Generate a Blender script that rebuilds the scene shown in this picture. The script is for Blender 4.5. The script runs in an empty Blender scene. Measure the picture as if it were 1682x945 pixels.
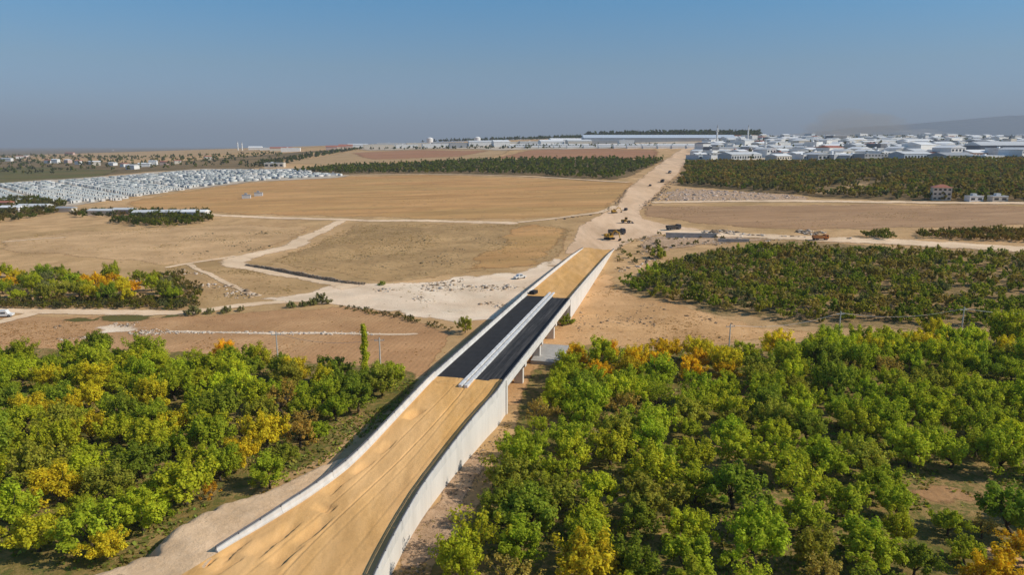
import bpy, math, random
import numpy as np
from mathutils import Vector, Matrix
from mathutils import noise as mnoise
from mathutils.geometry import delaunay_2d_cdt

random.seed(11)
RNG = np.random.default_rng(11)
SC = bpy.context.scene
COL = SC.collection

# ------------------------------------------------------------------ camera
FPX, PW, PH, HORY, CAMZ = 1136.0, 1682.0, 945.0, 240.0, 50.0
PITCH = math.atan((PH / 2 - HORY) / FPX)
cam = bpy.data.cameras.new('camera')
cam.sensor_width = 36.0
cam.lens = 36.0 * FPX / PW
cam.clip_start = 0.5
cam.clip_end = 120000
camo = bpy.data.objects.new('camera', cam)
camo.location = (0, 0, CAMZ)
camo.rotation_euler = (math.pi / 2 - PITCH, 0, 0)
COL.objects.link(camo)
SC.camera = camo

# ------------------------------------------------------------------ sky and sun
SUN_EL = math.radians(37)
SUN_DIR = Vector((math.cos(math.radians(-8)), math.sin(math.radians(-8)), 0)) * math.cos(SUN_EL) + Vector((0, 0, math.sin(SUN_EL)))
world = bpy.data.worlds.new('World')
SC.world = world
world.use_nodes = True
wn = world.node_tree.nodes
wl = world.node_tree.links
wn.clear()
wo = wn.new('ShaderNodeOutputWorld')
wb = wn.new('ShaderNodeBackground')
sky = wn.new('ShaderNodeTexSky')
sky.sky_type = 'NISHITA'
sky.sun_disc = False
sky.sun_elevation = SUN_EL
sky.sun_rotation = math.atan2(SUN_DIR.x, SUN_DIR.y)
sky.altitude = 900
sky.air_density = 1.0
sky.dust_density = 1.2
sky.ozone_density = 1.6
wb.inputs['Strength'].default_value = 0.075
# the hazy autumn sky of the photograph: blue overhead, greyer and less yellow towards the horizon
wtc = wn.new('ShaderNodeTexCoord'); wsep = wn.new('ShaderNodeSeparateXYZ'); wl.new(wtc.outputs['Generated'], wsep.inputs[0])
wr = wn.new('ShaderNodeValToRGB'); wl.new(wsep.outputs['Z'], wr.inputs['Fac'])
for _ in range(2): wr.color_ramp.elements.new(0.5)
for el, (p_, c_) in zip(wr.color_ramp.elements, [(0.02, (0.72, 0.97, 1.52)), (0.105, (0.70, 1.02, 1.22)), (0.2, (0.34, 1.15, 1.52)), (0.6, (0.55, 1.05, 1.35))]):
    el.position = p_; el.color = (*c_, 1)
wm = wn.new('ShaderNodeMix'); wm.data_type = 'RGBA'; wm.blend_type = 'MULTIPLY'; wm.inputs[0].default_value = 1.0
wl.new(sky.outputs[0], wm.inputs[6]); wl.new(wr.outputs[0], wm.inputs[7])
wl.new(wm.outputs[2], wb.inputs['Color'])
wl.new(wb.outputs[0], wo.inputs['Surface'])

sun = bpy.data.lights.new('sun', 'SUN')
sun.energy = 4.3
sun.angle = math.radians(0.53)
sun.color = (1.0, 0.915, 0.785)
suno = bpy.data.objects.new('sun', sun)
suno.rotation_euler = SUN_DIR.to_track_quat('Z', 'Y').to_euler()
COL.objects.link(suno)

vs = SC.view_settings
vs.view_transform = 'Standard'
vs.look = 'None'
vs.exposure = 0.1
vs.gamma = 1.0
vs.use_curve_mapping = False
SC.render.engine = 'CYCLES'
SC.render.resolution_x = 1024
SC.render.resolution_y = 576
SC.cycles.volume_bounces = 0
SC.cycles.max_bounces = 6
SC.cycles.transparent_max_bounces = 8

# ------------------------------------------------------------------ terrain
def _sp(q, k):
    q = np.asarray(q, float)
    return k * np.logaddexp(0, q / k)

def hgt(x, y):
    x = np.asarray(x, float); y = np.asarray(y, float)
    yc = 2600 - _sp(2600 - y, 120)
    xc = 500 - _sp(500 - x, 60)
    xc = -3000 + _sp(xc + 3000, 60)
    q = 0.0315 * (yc - 222) + 0.0308 * xc
    z = _sp(q, 1.3)
    r = np.hypot(x, y)
    t = np.clip((r - 3300) / 4500, 0, 1)
    z = z * (1 - t * t * (3 - 2 * t))
    fade = np.clip((r - 60) / 120, 0, 1) * np.clip(1 - (r - 300) / 300, 0, 1)
    u = 0.22 * np.sin(x * 0.071 + 1.3 * np.sin(y * 0.031)) * np.cos(y * 0.063 + 0.7) + 0.16 * np.sin(x * 0.13 + y * 0.11)
    # keep the ground calm under the bridge
    s = (x + 7.98) * 0.247 + (y - 126.1) * 0.969
    v = (x + 7.98) * 0.969 - (y - 126.1) * 0.247
    calm = np.clip((np.abs(v) - 9) / 25, 0, 1)
    return z + u * fade * calm

def H1(x, y):
    return float(hgt(x, y))

_TS = np.geomspace(30, 60000, 900)
def pray(px, py):
    x = (px - PW / 2) / FPX; y = (PH / 2 - py) / FPX
    return np.array([x, math.cos(PITCH) + y * math.sin(PITCH), -math.sin(PITCH) + y * math.cos(PITCH)])

def G(px, py):
    """point of the ground sheet seen at photo pixel (px, py)"""
    d = pray(px, py)
    xs, ys, zs = d[0] * _TS, d[1] * _TS, CAMZ + d[2] * _TS
    below = np.nonzero(zs < hgt(xs, ys))[0]
    if len(below) == 0:
        t = 2700.0
    else:
        i = below[0]
        a, b = _TS[max(i - 1, 0)], _TS[i]
        for _ in range(30):
            m = 0.5 * (a + b)
            if CAMZ + d[2] * m < H1(d[0] * m, d[1] * m): b = m
            else: a = m
        t = b
    return d[0] * t, d[1] * t

# ------------------------------------------------------------------ naming helpers
def tag(o, label=None, cat=None, group=None, kind=None):
    if label: o['label'] = label
    if cat: o['category'] = cat
    if group: o['group'] = group
    if kind: o['kind'] = kind
    return o

def empty(name, loc, rz=0.0, label=None, cat=None, group=None):
    o = bpy.data.objects.new(name, None)
    o.empty_display_size = 0.5
    o.location = loc
    o.rotation_euler = (0, 0, rz)
    COL.objects.link(o)
    return tag(o, label, cat, group)

def link(name, me, mat=None, parent=None, loc=None, rz=None):
    o = bpy.data.objects.new(name, me)
    COL.objects.link(o)
    if mat is not None and len(me.materials) == 0:
        me.materials.append(mat)
    if parent is not None: o.parent = parent
    if loc is not None: o.location = loc
    if rz is not None: o.rotation_euler = (0, 0, rz)
    return o

def npmesh(name, verts, faces, cols=None, mats=None, smooth=False):
    """verts (N,3), faces (M,k) arrays; cols (N,3) point colours"""
    me = bpy.data.meshes.new(name)
    verts = np.asarray(verts, np.float32); faces = np.asarray(faces, np.int32)
    n, (m, k) = len(verts), faces.shape
    me.vertices.add(n); me.vertices.foreach_set('co', verts.ravel())
    me.loops.add(m * k); me.loops.foreach_set('vertex_index', faces.ravel())
    me.polygons.add(m)
    me.polygons.foreach_set('loop_start', np.arange(0, m * k, k, dtype=np.int32))
    if smooth: me.polygons.foreach_set('use_smooth', np.ones(m, bool))
    me.update(calc_edges=True)
    if cols is not None:
        ca = me.color_attributes.new('Col', 'FLOAT_COLOR', 'POINT')
        c4 = np.ones((n, 4), np.float32); c4[:, :3] = cols
        ca.data.foreach_set('color', c4.ravel())
    for mt in (mats or []): me.materials.append(mt)
    return me

class MB:
    """collects polygons for one mesh"""
    def __init__(s): s.v = []; s.f = []; s.m = []
    def box(s, x0, x1, y0, y1, z0, z1, m=0, M=None):
        b = len(s.v)
        pts = [(x0, y0, z0), (x1, y0, z0), (x1, y1, z0), (x0, y1, z0), (x0, y0, z1), (x1, y0, z1), (x1, y1, z1), (x0, y1, z1)]
        if M is not None: pts = [tuple(M @ Vector(p)) for p in pts]
        s.v += pts
        for f in ((0, 3, 2, 1), (4, 5, 6, 7), (0, 1, 5, 4), (1, 2, 6, 5), (2, 3, 7, 6), (3, 0, 4, 7)):
            s.f.append(tuple(b + i for i in f)); s.m.append(m)
        return s
    def prism(s, prof, axis_pts, m=0, cap=True):
        """loft list of equal-length rings of 3D points"""
        b = len(s.v); k = len(prof[0])
        for ring in prof: s.v += [tuple(p) for p in ring]
        for i in range(len(prof) - 1):
            for j in range(k):
                a = b + i * k + j; c = b + i * k + (j + 1) % k
                s.f.append((a, c, c + k, a + k)); s.m.append(m)
        if cap:
            s.f.append(tuple(b + j for j in reversed(range(k)))); s.m.append(m)
            e = b + (len(prof) - 1) * k
            s.f.append(tuple(e + j for j in range(k))); s.m.append(m)
        return s
    def tube(s, p0, p1, r0, r1, n=7, m=0):
        p0 = Vector(p0); p1 = Vector(p1); d = (p1 - p0)
        q = d.to_track_quat('Z', 'Y').to_matrix()
        rings = []
        for p, r in ((p0, r0), (p1, r1)):
            rings.append([p + q @ Vector((math.cos(2 * math.pi * i / n) * r, math.sin(2 * math.pi * i / n) * r, 0)) for i in range(n)])
        return s.prism(rings, None, m)
    def poly(s, pts, m=0):
        b = len(s.v); s.v += [tuple(p) for p in pts]
        s.f.append(tuple(range(b, b + len(pts)))); s.m.append(m); return s
    def mesh(s, name, mats, smooth=False):
        me = bpy.data.meshes.new(name)
        me.from_pydata(s.v, [], s.f)
        for mt in mats: me.materials.append(mt)
        me.polygons.foreach_set('material_index', s.m)
        if smooth: me.polygons.foreach_set('use_smooth', [True] * len(s.f))
        me.update()
        return me
    def build(s, name, mats, parent=None, loc=None, rz=None, smooth=False):
        if not isinstance(mats, (list, tuple)): mats = [mats]
        return link(name, s.mesh(name, mats, smooth), None, parent, loc, rz)

# ------------------------------------------------------------------ materials
def newmat(name):
    m = bpy.data.materials.new(name); m.use_nodes = True
    nt = m.node_tree; nt.nodes.clear()
    return m, nt.nodes, nt.links

def _noise(N, L, vec, scale, detail=6, rough=0.6, dist=0.0):
    n = N.new('ShaderNodeTexNoise'); n.inputs['Scale'].default_value = scale
    n.inputs['Detail'].default_value = detail; n.inputs['Roughness'].default_value = rough
    n.inputs['Distortion'].default_value = dist
    L.new(vec, n.inputs['Vector']); return n.outputs['Fac']

def _ramp(N, L, fac, stops):
    r = N.new('ShaderNodeValToRGB'); L.new(fac, r.inputs['Fac'])
    e = r.color_ramp.elements
    while len(e) < len(stops): e.new(0.5)
    for el, (p, c) in zip(e, stops):
        el.position = p; el.color = (*c, 1) if len(c) == 3 else c
    return r.outputs['Color']

def _mix(N, L, fac, a, b, mode='MIX'):
    m = N.new('ShaderNodeMix'); m.data_type = 'RGBA'; m.blend_type = mode
    if isinstance(fac, (int, float)): m.inputs[0].default_value = fac
    else: L.new(fac, m.inputs[0])
    for i, s in ((6, a), (7, b)):
        if isinstance(s, tuple): m.inputs[i].default_value = (*s, 1)
        else: L.new(s, m.inputs[i])
    return m.outputs[2]

def _math(N, L, op, a, b=None, clamp=False):
    m = N.new('ShaderNodeMath'); m.operation = op; m.use_clamp = clamp
    for i, s in enumerate((a, b)):
        if s is None: continue
        if isinstance(s, (int, float)): m.inputs[i].default_value = s
        else: L.new(s, m.inputs[i])
    return m.outputs[0]

def earth(name, cols, patch=None, patch_amt=0.5, big=0.012, mid=0.09, fine=1.3, bump=0.35, speck=None, furrow=None, stretch=None, soft=True):
    """dry ground: three scales of noise between cols; patch = colour of larger patches; speck = colour of small stones/tufts"""
    hue = lambda c: (min(.9, c[0] * 1.10), c[1] * 0.98, c[2] * 0.82)     # iron-rich soil
    cols = [hue(c) for c in cols]; patch = hue(patch) if patch else None
    m, N, L = newmat(name)
    geo = N.new('ShaderNodeNewGeometry')
    vec = geo.outputs['Position']
    if stretch:
        mp = N.new('ShaderNodeMapping'); mp.inputs['Rotation'].default_value = (0, 0, stretch[0]); mp.inputs['Scale'].default_value = (stretch[1], stretch[2], 1)
        L.new(vec, mp.inputs['Vector']); vec2 = mp.outputs[0]
    else: vec2 = vec
    nb = _noise(N, L, vec2, big, 5, 0.62, 0.6)
    nm = _noise(N, L, vec2, mid, 7, 0.7, 0.4)
    nf = _noise(N, L, vec, fine, 5, 0.7)
    comb = _math(N, L, 'ADD', _math(N, L, 'MULTIPLY', nm, 0.6), _math(N, L, 'MULTIPLY', nf, 0.4))
    c = _ramp(N, L, comb, [(0.34, cols[0]), (0.5, cols[1]), (0.66, cols[2])])
    if patch:
        pf = _ramp(N, L, nb, [(0.42, (0, 0, 0)), (0.62, (patch_amt,) * 3)])
        c = _mix(N, L, pf, c, patch)
    nv = _noise(N, L, vec2, big * 3.1, 4, 0.6, 1.0)
    c = _mix(N, L, 1.0, c, _ramp(N, L, nv, [(0.32, (0.84, 0.83, 0.81)), (0.5, (1.0, 1.0, 1.0)), (0.68, (1.16, 1.17, 1.19))]), 'MULTIPLY')
    if furrow:
        mp = N.new('ShaderNodeMapping'); mp.inputs['Rotation'].default_value = (0, 0, furrow[0])
        L.new(geo.outputs['Position'], mp.inputs['Vector'])
        w = N.new('ShaderNodeTexWave'); w.inputs['Scale'].default_value = furrow[1]; w.inputs['Distortion'].default_value = 2.5; w.inputs['Detail'].default_value = 3
        w.inputs['Detail Scale'].default_value = 0.6
        L.new(mp.outputs[0], w.inputs['Vector'])
        wf = _math(N, L, 'MULTIPLY', w.outputs['Fac'], furrow[2])
        c = _mix(N, L, wf, c, furrow[3])
    if speck:
        sp = _noise(N, L, vec, speck[1], 4, 0.75)
        sf = _ramp(N, L, sp, [(speck[2], (0, 0, 0)), (speck[2] + 0.05, (speck[3],) * 3)])
        c = _mix(N, L, sf, c, speck[0])
    bs = N.new('ShaderNodeBsdfPrincipled'); bs.inputs['Roughness'].default_value = 0.95
    bs.inputs['Specular IOR Level'].default_value = 0.1
    L.new(c, bs.inputs['Base Color'])
    bn = _noise(N, L, vec, 0.9, 8, 0.72)
    bp = N.new('ShaderNodeBump'); bp.inputs['Strength'].default_value = bump; bp.inputs['Distance'].default_value = 0.6
    L.new(bn, bp.inputs['Height']); L.new(bp.outputs[0], bs.inputs['Normal'])
    o = N.new('ShaderNodeOutputMaterial')
    if soft:      # ragged, thinning edge where one soil runs into the next
        at = N.new('ShaderNodeAttribute'); at.attribute_name = 'edge'
        ne = _noise(N, L, vec, 0.16, 9, 0.72)
        t = _math(N, L, 'ADD', at.outputs['Fac'], _math(N, L, 'MULTIPLY', _math(N, L, 'SUBTRACT', ne, 0.5), 1.5))
        mr = N.new('ShaderNodeMapRange'); mr.interpolation_type = 'SMOOTHSTEP'
        mr.inputs['From Min'].default_value = 0.22; mr.inputs['From Max'].default_value = 0.50
        L.new(t, mr.inputs['Value'])
        tp = N.new('ShaderNodeBsdfTransparent'); mx = N.new('ShaderNodeMixShader')
        L.new(mr.outputs[0], mx.inputs[0]); L.new(tp.outputs[0], mx.inputs[1]); L.new(bs.outputs[0], mx.inputs[2])
        L.new(mx.outputs[0], o.inputs['Surface'])
    else: L.new(bs.outputs[0], o.inputs['Surface'])
    return m

def plain(name, col, rough=0.7, var=0.12, scale=0.6, metal=0.0, spec=0.3, streak=False):
    m, N, L = newmat(name)
    geo = N.new('ShaderNodeNewGeometry')
    vec = geo.outputs['Position']
    if streak:
        mp = N.new('ShaderNodeMapping'); mp.inputs['Scale'].default_value = (1, 1, 0.12); L.new(vec, mp.inputs['Vector']); vec = mp.outputs[0]
    n = _noise(N, L, vec, scale, 6, 0.65)
    d = tuple(max(0, c * (1 - var * 2)) for c in col); b = tuple(min(1, c * (1 + var)) for c in col)
    c = _ramp(N, L, n, [(0.3, d), (0.55, col), (0.75, b)])
    bs = N.new('ShaderNodeBsdfPrincipled'); bs.inputs['Roughness'].default_value = rough; bs.inputs['Metallic'].default_value = metal
    bs.inputs['Specular IOR Level'].default_value = spec
    L.new(c, bs.inputs['Base Color'])
    o = N.new('ShaderNodeOutputMaterial'); L.new(bs.outputs[0], o.inputs['Surface'])
    return m

def leafmat(name, transl=0.45):
    m, N, L = newmat(name)
    at = N.new('ShaderNodeAttribute'); at.attribute_name = 'Col'
    oi = N.new('ShaderNodeObjectInfo')
    c = _mix(N, L, 1.0, at.outputs['Color'], oi.outputs['Color'], 'MULTIPLY')
    bs = N.new('ShaderNodeBsdfPrincipled'); bs.inputs['Roughness'].default_value = 0.7; bs.inputs['Specular IOR Level'].default_value = 0.06
    L.new(c, bs.inputs['Base Color'])
    tr = N.new('ShaderNodeBsdfTranslucent')
    tc = _mix(N, L, 1.0, c, (1.1, 1.1, 0.6), 'MULTIPLY'); L.new(tc, tr.inputs['Color'])
    mx = N.new('ShaderNodeMixShader'); mx.inputs[0].default_value = transl
    L.new(bs.outputs[0], mx.inputs[1]); L.new(tr.outputs[0], mx.inputs[2])
    o = N.new('ShaderNodeOutputMaterial'); L.new(mx.outputs[0], o.inputs['Surface'])
    return m

def colmat(name, rough=0.8):
    """colour from the mesh's own point colours (mixed small buildings, stones)"""
    m, N, L = newmat(name)
    at = N.new('ShaderNodeAttribute'); at.attribute_name = 'Col'
    geo = N.new('ShaderNodeNewGeometry')
    n = _noise(N, L, geo.outputs['Position'], 0.7, 5, 0.6)
    c = _mix(N, L, 1.0, at.outputs['Color'], _ramp(N, L, n, [(0.3, (0.8,) * 3), (0.7, (1.05,) * 3)]), 'MULTIPLY')
    bs = N.new('ShaderNodeBsdfPrincipled'); bs.inputs['Roughness'].default_value = rough; bs.inputs['Specular IOR Level'].default_value = 0.2
    L.new(c, bs.inputs['Base Color'])
    o = N.new('ShaderNodeOutputMaterial'); L.new(bs.outputs[0], o.inputs['Surface'])
    return m

M = {}
M['ground'] = earth('dry_ground', soft=False, cols= [(0.39, 0.262, 0.145), (0.55, 0.38, 0.215), (0.67, 0.485, 0.29)], patch=(0.38, 0.275, 0.14), patch_amt=0.7, speck=((0.19, 0.14, 0.065), 0.33, 0.62, 0.55))
M['field_orange'] = earth('stubble_field', [(0.40, 0.235, 0.105), (0.53, 0.32, 0.15), (0.63, 0.41, 0.205)], patch=(0.45, 0.305, 0.14), patch_amt=0.8, mid=0.03, bump=0.2, stretch=(0.2, 0.35, 1.5), speck=((0.34, 0.21, 0.10), 0.12, 0.58, 0.5))
M['field_olive'] = earth('dry_grass_field', [(0.27, 0.185, 0.095), (0.40, 0.28, 0.15), (0.53, 0.375, 0.205)], patch=(0.52, 0.36, 0.19), patch_amt=0.6, bump=0.3, mid=0.07, speck=((0.20, 0.145, 0.065), 0.4, 0.56, 0.6))
M['field_brown'] = earth('ploughed_field', [(0.40, 0.25, 0.135), (0.51, 0.325, 0.18), (0.61, 0.42, 0.25)], patch=(0.45, 0.26, 0.14), patch_amt=0.6, bump=0.45, furrow=(0.15, 0.25, 0.22, (0.30, 0.17, 0.09)))
M['field_right'] = earth('bare_field', [(0.30, 0.20, 0.125), (0.385, 0.26, 0.165), (0.46, 0.32, 0.205)], patch=(0.42, 0.27, 0.16), patch_amt=0.6, bump=0.2, stretch=(0.0, 0.4, 1.4), speck=((0.24, 0.16, 0.10), 0.2, 0.6, 0.5))
M['field_red'] = earth('red_field', [(0.30, 0.16, 0.10), (0.37, 0.20, 0.125), (0.43, 0.25, 0.15)], patch=(0.36, 0.23, 0.14), patch_amt=0.5, bump=0.1, stretch=(0.0, 0.2, 1.5))
M['field_tan'] = earth('tan_field', [(0.36, 0.26, 0.15), (0.44, 0.32, 0.19), (0.50, 0.38, 0.23)], bump=0.1, stretch=(0.1, 0.2, 1.5))
M['field_green'] = earth('green_field', [(0.085, 0.095, 0.03), (0.12, 0.125, 0.04), (0.17, 0.16, 0.06)], patch=(0.17, 0.135, 0.06), patch_amt=0.8, bump=0.1, stretch=(0.1, 0.25, 1.5))
M['far_scrub'] = earth('scrub_ground', [(0.10, 0.085, 0.04), (0.16, 0.125, 0.065), (0.24, 0.18, 0.10)], patch=(0.26, 0.19, 0.105), patch_amt=0.8, bump=0.1, stretch=(0.1, 0.25, 1.2))
M['orchard_floor'] = earth('orchard_floor', [(0.13, 0.12, 0.04), (0.21, 0.18, 0.06), (0.38, 0.28, 0.13)], patch=(0.42, 0.29, 0.15), patch_amt=0.75, big=0.05, mid=0.22, bump=0.6, speck=((0.12, 0.14, 0.03), 0.6, 0.5, 0.7))
M['grove_floor'] = earth('grove_floor', [(0.19, 0.145, 0.07), (0.30, 0.22, 0.11), (0.46, 0.33, 0.19)], patch=(0.42, 0.30, 0.18), patch_amt=0.8, big=0.03, mid=0.15, bump=0.4, speck=((0.09, 0.085, 0.03), 0.4, 0.52, 0.7))
M['gravel'] = earth('pale_gravel', [(0.72, 0.61, 0.51), (0.80, 0.70, 0.60), (0.82, 0.77, 0.69)], patch=(0.74, 0.59, 0.45), patch_amt=0.7, bump=0.35, mid=0.12, speck=((0.42, 0.32, 0.22), 0.5, 0.68, 0.5))
M['pasture'] = earth('dry_pasture', [(0.40, 0.275, 0.155), (0.55, 0.385, 0.225), (0.66, 0.485, 0.30)], patch=(0.58, 0.41, 0.25), patch_amt=0.6, bump=0.3, mid=0.07, speck=((0.28, 0.20, 0.10), 0.4, 0.58, 0.5))
M['track'] = earth('dirt_track', [(0.68, 0.53, 0.39), (0.78, 0.63, 0.48), (0.82, 0.70, 0.57)], bump=0.15, mid=0.2)
M['road_dirt'] = earth('graded_road', [(0.60, 0.44, 0.31), (0.72, 0.55, 0.41), (0.80, 0.64, 0.50)], patch=(0.66, 0.47, 0.31), patch_amt=0.6, bump=0.3, mid=0.1, stretch=(0.25, 1.4, 0.3))
M['sand'] = earth('sand_strip', [(0.47, 0.29, 0.145), (0.60, 0.385, 0.20), (0.70, 0.48, 0.28)], patch=(0.62, 0.43, 0.27), patch_amt=0.6, bump=0.5, mid=0.14, speck=((0.25, 0.15, 0.07), 0.35, 0.62, 0.7))
M['fill'] = earth('sand_fill', soft=False, cols= [(0.55, 0.33, 0.125), (0.64, 0.395, 0.155), (0.72, 0.47, 0.215)], patch=(0.74, 0.50, 0.27), patch_amt=0.6, big=0.05, mid=0.22, bump=0.25, fine=2.2, stretch=(0.35, 1.5, 0.3))
M['rubble_ground'] = earth('rubble_ground', [(0.36, 0.25, 0.17), (0.50, 0.37, 0.27), (0.62, 0.49, 0.38)], bump=0.8, mid=0.3, speck=((0.22, 0.15, 0.10), 0.5, 0.58, 0.7))
M['pad'] = earth('gravel_pad', [(0.40, 0.37, 0.33), (0.50, 0.46, 0.41), (0.58, 0.54, 0.48)], bump=0.1)
M['concrete'] = plain('pale_concrete', (0.70, 0.66, 0.60), 0.85, 0.07, 0.5, streak=True)
M['concrete_grey'] = plain('grey_concrete', (0.44, 0.42, 0.39), 0.85, 0.12, 0.8)
M['white_kerb'] = plain('white_kerb_paint', (0.70, 0.69, 0.67), 0.8, 0.16, 0.9)
M['steel'] = plain('galvanised_steel', (0.30, 0.30, 0.31), 0.45, 0.1, 1.0, metal=0.6)
M['rail'] = plain('dark_rail_steel', (0.10, 0.10, 0.11), 0.5, 0.15, 1.0, metal=0.3)
M['dark'] = plain('dark_rubber', (0.02, 0.02, 0.022), 0.7, 0.1)
M['glass'] = plain('dark_glass', (0.03, 0.04, 0.05), 0.15, 0.05, spec=0.5)
M['bark'] = plain('bark', (0.10, 0.075, 0.05), 0.95, 0.25, 3.0)
M['leaf'] = leafmat('leaves')
M['stone'] = colmat('stones', 0.9)
M['mixed'] = colmat('mixed_paint', 0.75)

# ------------------------------------------------------------------ ground sheet (reaches the horizon)
def build_ground():
    fine = np.radians(np.arange(-52, 52.01, 0.45))
    coarse = np.radians(np.arange(56, 304.01, 6))
    ang = np.concatenate([fine, coarse])
    rad = np.concatenate([[12.0], np.geomspace(20, 70000, 330)])
    A, R = np.meshgrid(ang, rad)
    X = R * np.sin(A); Y = R * np.cos(A)
    Z = hgt(X, Y)
    nr, na = X.shape
    V = np.stack([X, Y, Z], -1).reshape(-1, 3)
    i, j = np.meshgrid(np.arange(nr - 1), np.arange(na), indexing='ij')
    j2 = (j + 1) % na
    F = np.stack([i * na + j, i * na + j2, (i + 1) * na + j2, (i + 1) * na + j], -1).reshape(-1, 4)
    F = F[:, ::-1]
    c = len(V); V = np.vstack([V, [[0, 0, H1(0, 0)]]])
    me = npmesh('ground', V, F, mats=[M['ground']], smooth=True)
    o = link('ground', me)
    tag(o, 'dry tan open ground reaching to the horizon', 'ground', kind='structure')
build_ground()

def inside(poly, pts):
    x, y = pts[:, 0], pts[:, 1]
    r = np.zeros(len(pts), bool)
    px, py = poly[:, 0], poly[:, 1]
    n = len(poly); j = n - 1
    for i in range(n):
        c = ((py[i] > y) != (py[j] > y)) & (x < (px[j] - px[i]) * (y - py[i]) / (py[j] - py[i] + 1e-12) + px[i])
        r ^= c; j = i
    return r

def lift(level, x, y):
    return level * (0.012 + 0.00008 * np.hypot(x, y))

def drape(name, world, mat, level, jit=0.012, res=0.022, label=None, cat='ground', kind='structure', zfun=None, width=None, ew=0.02):
    """closed outline in world metres laid on the terrain as a thin sheet with an uneven edge"""
    pts = []
    n = len(world)
    sd = random.random() * 100
    for i in range(n):
        a = np.array(world[i]); b = np.array(world[(i + 1) % n])
        d = b - a; ln = np.hypot(*d)
        if ln < 1e-6: continue
        dist = max(60, np.hypot(*(a + b)) / 2)
        k = max(1, int(ln / (res * dist * 0.45)))
        nn = np.array([-d[1], d[0]]) / ln
        for q in range(k):
            p = a + d * q / k
            dd = max(50, np.hypot(*p))
            s = 1 / (dd * 0.05)
            off = mnoise.fractal((p[0] * s + sd, p[1] * s, sd), 1.0, 2.1, 4) * jit * dd * 1.6
            pts.append(p + nn * off)
    poly = np.array(pts)
    # interior points on a polar grid matching the ground sheet
    r = np.hypot(poly[:, 0], poly[:, 1]); a = np.arctan2(poly[:, 0], poly[:, 1])
    rr = np.exp(np.arange(math.log(r.min()), math.log(r.max()) + res, res)); aa = np.arange(a.min(), a.max() + res, res)
    A, R = np.meshgrid(aa, rr)
    A = A + RNG.uniform(-.25, .25, A.shape) * res; R = R * (1 + RNG.uniform(-.25, .25, R.shape) * res)
    g = np.stack([R * np.sin(A), R * np.cos(A)], -1).reshape(-1, 2)
    g = g[inside(poly, g)]
    allp = np.vstack([poly, g]) if len(g) else poly
    m = len(poly)
    sc = 1.0 / max(1.0, r.max())
    res_ = delaunay_2d_cdt([Vector((p[0] * sc, p[1] * sc)) for p in allp], [(i, (i + 1) % m) for i in range(m)], [list(range(m))], 1, 1e-7)
    V = np.array([(v[0] / sc, v[1] / sc) for v in res_[0]])
    z = (hgt(V[:, 0], V[:, 1]) if zfun is None else zfun(V[:, 0], V[:, 1])) + lift(level, V[:, 0], V[:, 1])
    F = []
    for f in res_[2]:
        p = V[list(f[:3])]
        ar = (p[1, 0] - p[0, 0]) * (p[2, 1] - p[0, 1]) - (p[1, 1] - p[0, 1]) * (p[2, 0] - p[0, 0])
        F.append(tuple(f) if ar > 0 else tuple(reversed(f)))
    me = bpy.data.meshes.new(name)
    me.from_pydata(np.column_stack([V, z]).tolist(), [], F)
    me.polygons.foreach_set('use_smooth', [True] * len(me.polygons))
    me.materials.append(mat); me.update()
    ed = np.zeros(len(V))
    for i0 in range(0, len(V), 400):
        q = V[i0:i0 + 400]
        ed[i0:i0 + 400] = np.sqrt(((q[:, None, :] - poly[None]) ** 2).sum(-1)).min(1)
    wd = np.maximum(60, np.hypot(V[:, 0], V[:, 1])) * ew if width is None else width
    at = me.attributes.new('edge', 'FLOAT', 'POINT'); at.data.foreach_set('value', np.clip(ed / wd, 0, 1).astype(np.float32))
    o = link(name, me)
    return tag(o, label, cat, kind=kind)

def sheet(name, px, mat, level, label, cat='field', jit=0.012, **k):
    return drape(name, [G(*p) for p in px], mat, level, jit, label=label, cat=cat, **k)

def smooth_line(P, n=8):
    P = [np.array(p, float) for p in P]
    out = []
    for i in range(len(P) - 1):
        p0 = P[max(i - 1, 0)]; p1 = P[i]; p2 = P[i + 1]; p3 = P[min(i + 2, len(P) - 1)]
        for q in range(n):
            t = q / n
            out.append(0.5 * ((2 * p1) + (-p0 + p2) * t + (2 * p0 - 5 * p1 + 4 * p2 - p3) * t * t + (-p0 + 3 * p1 - 3 * p2 + p3) * t ** 3))
    out.append(P[-1]); return out

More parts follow.
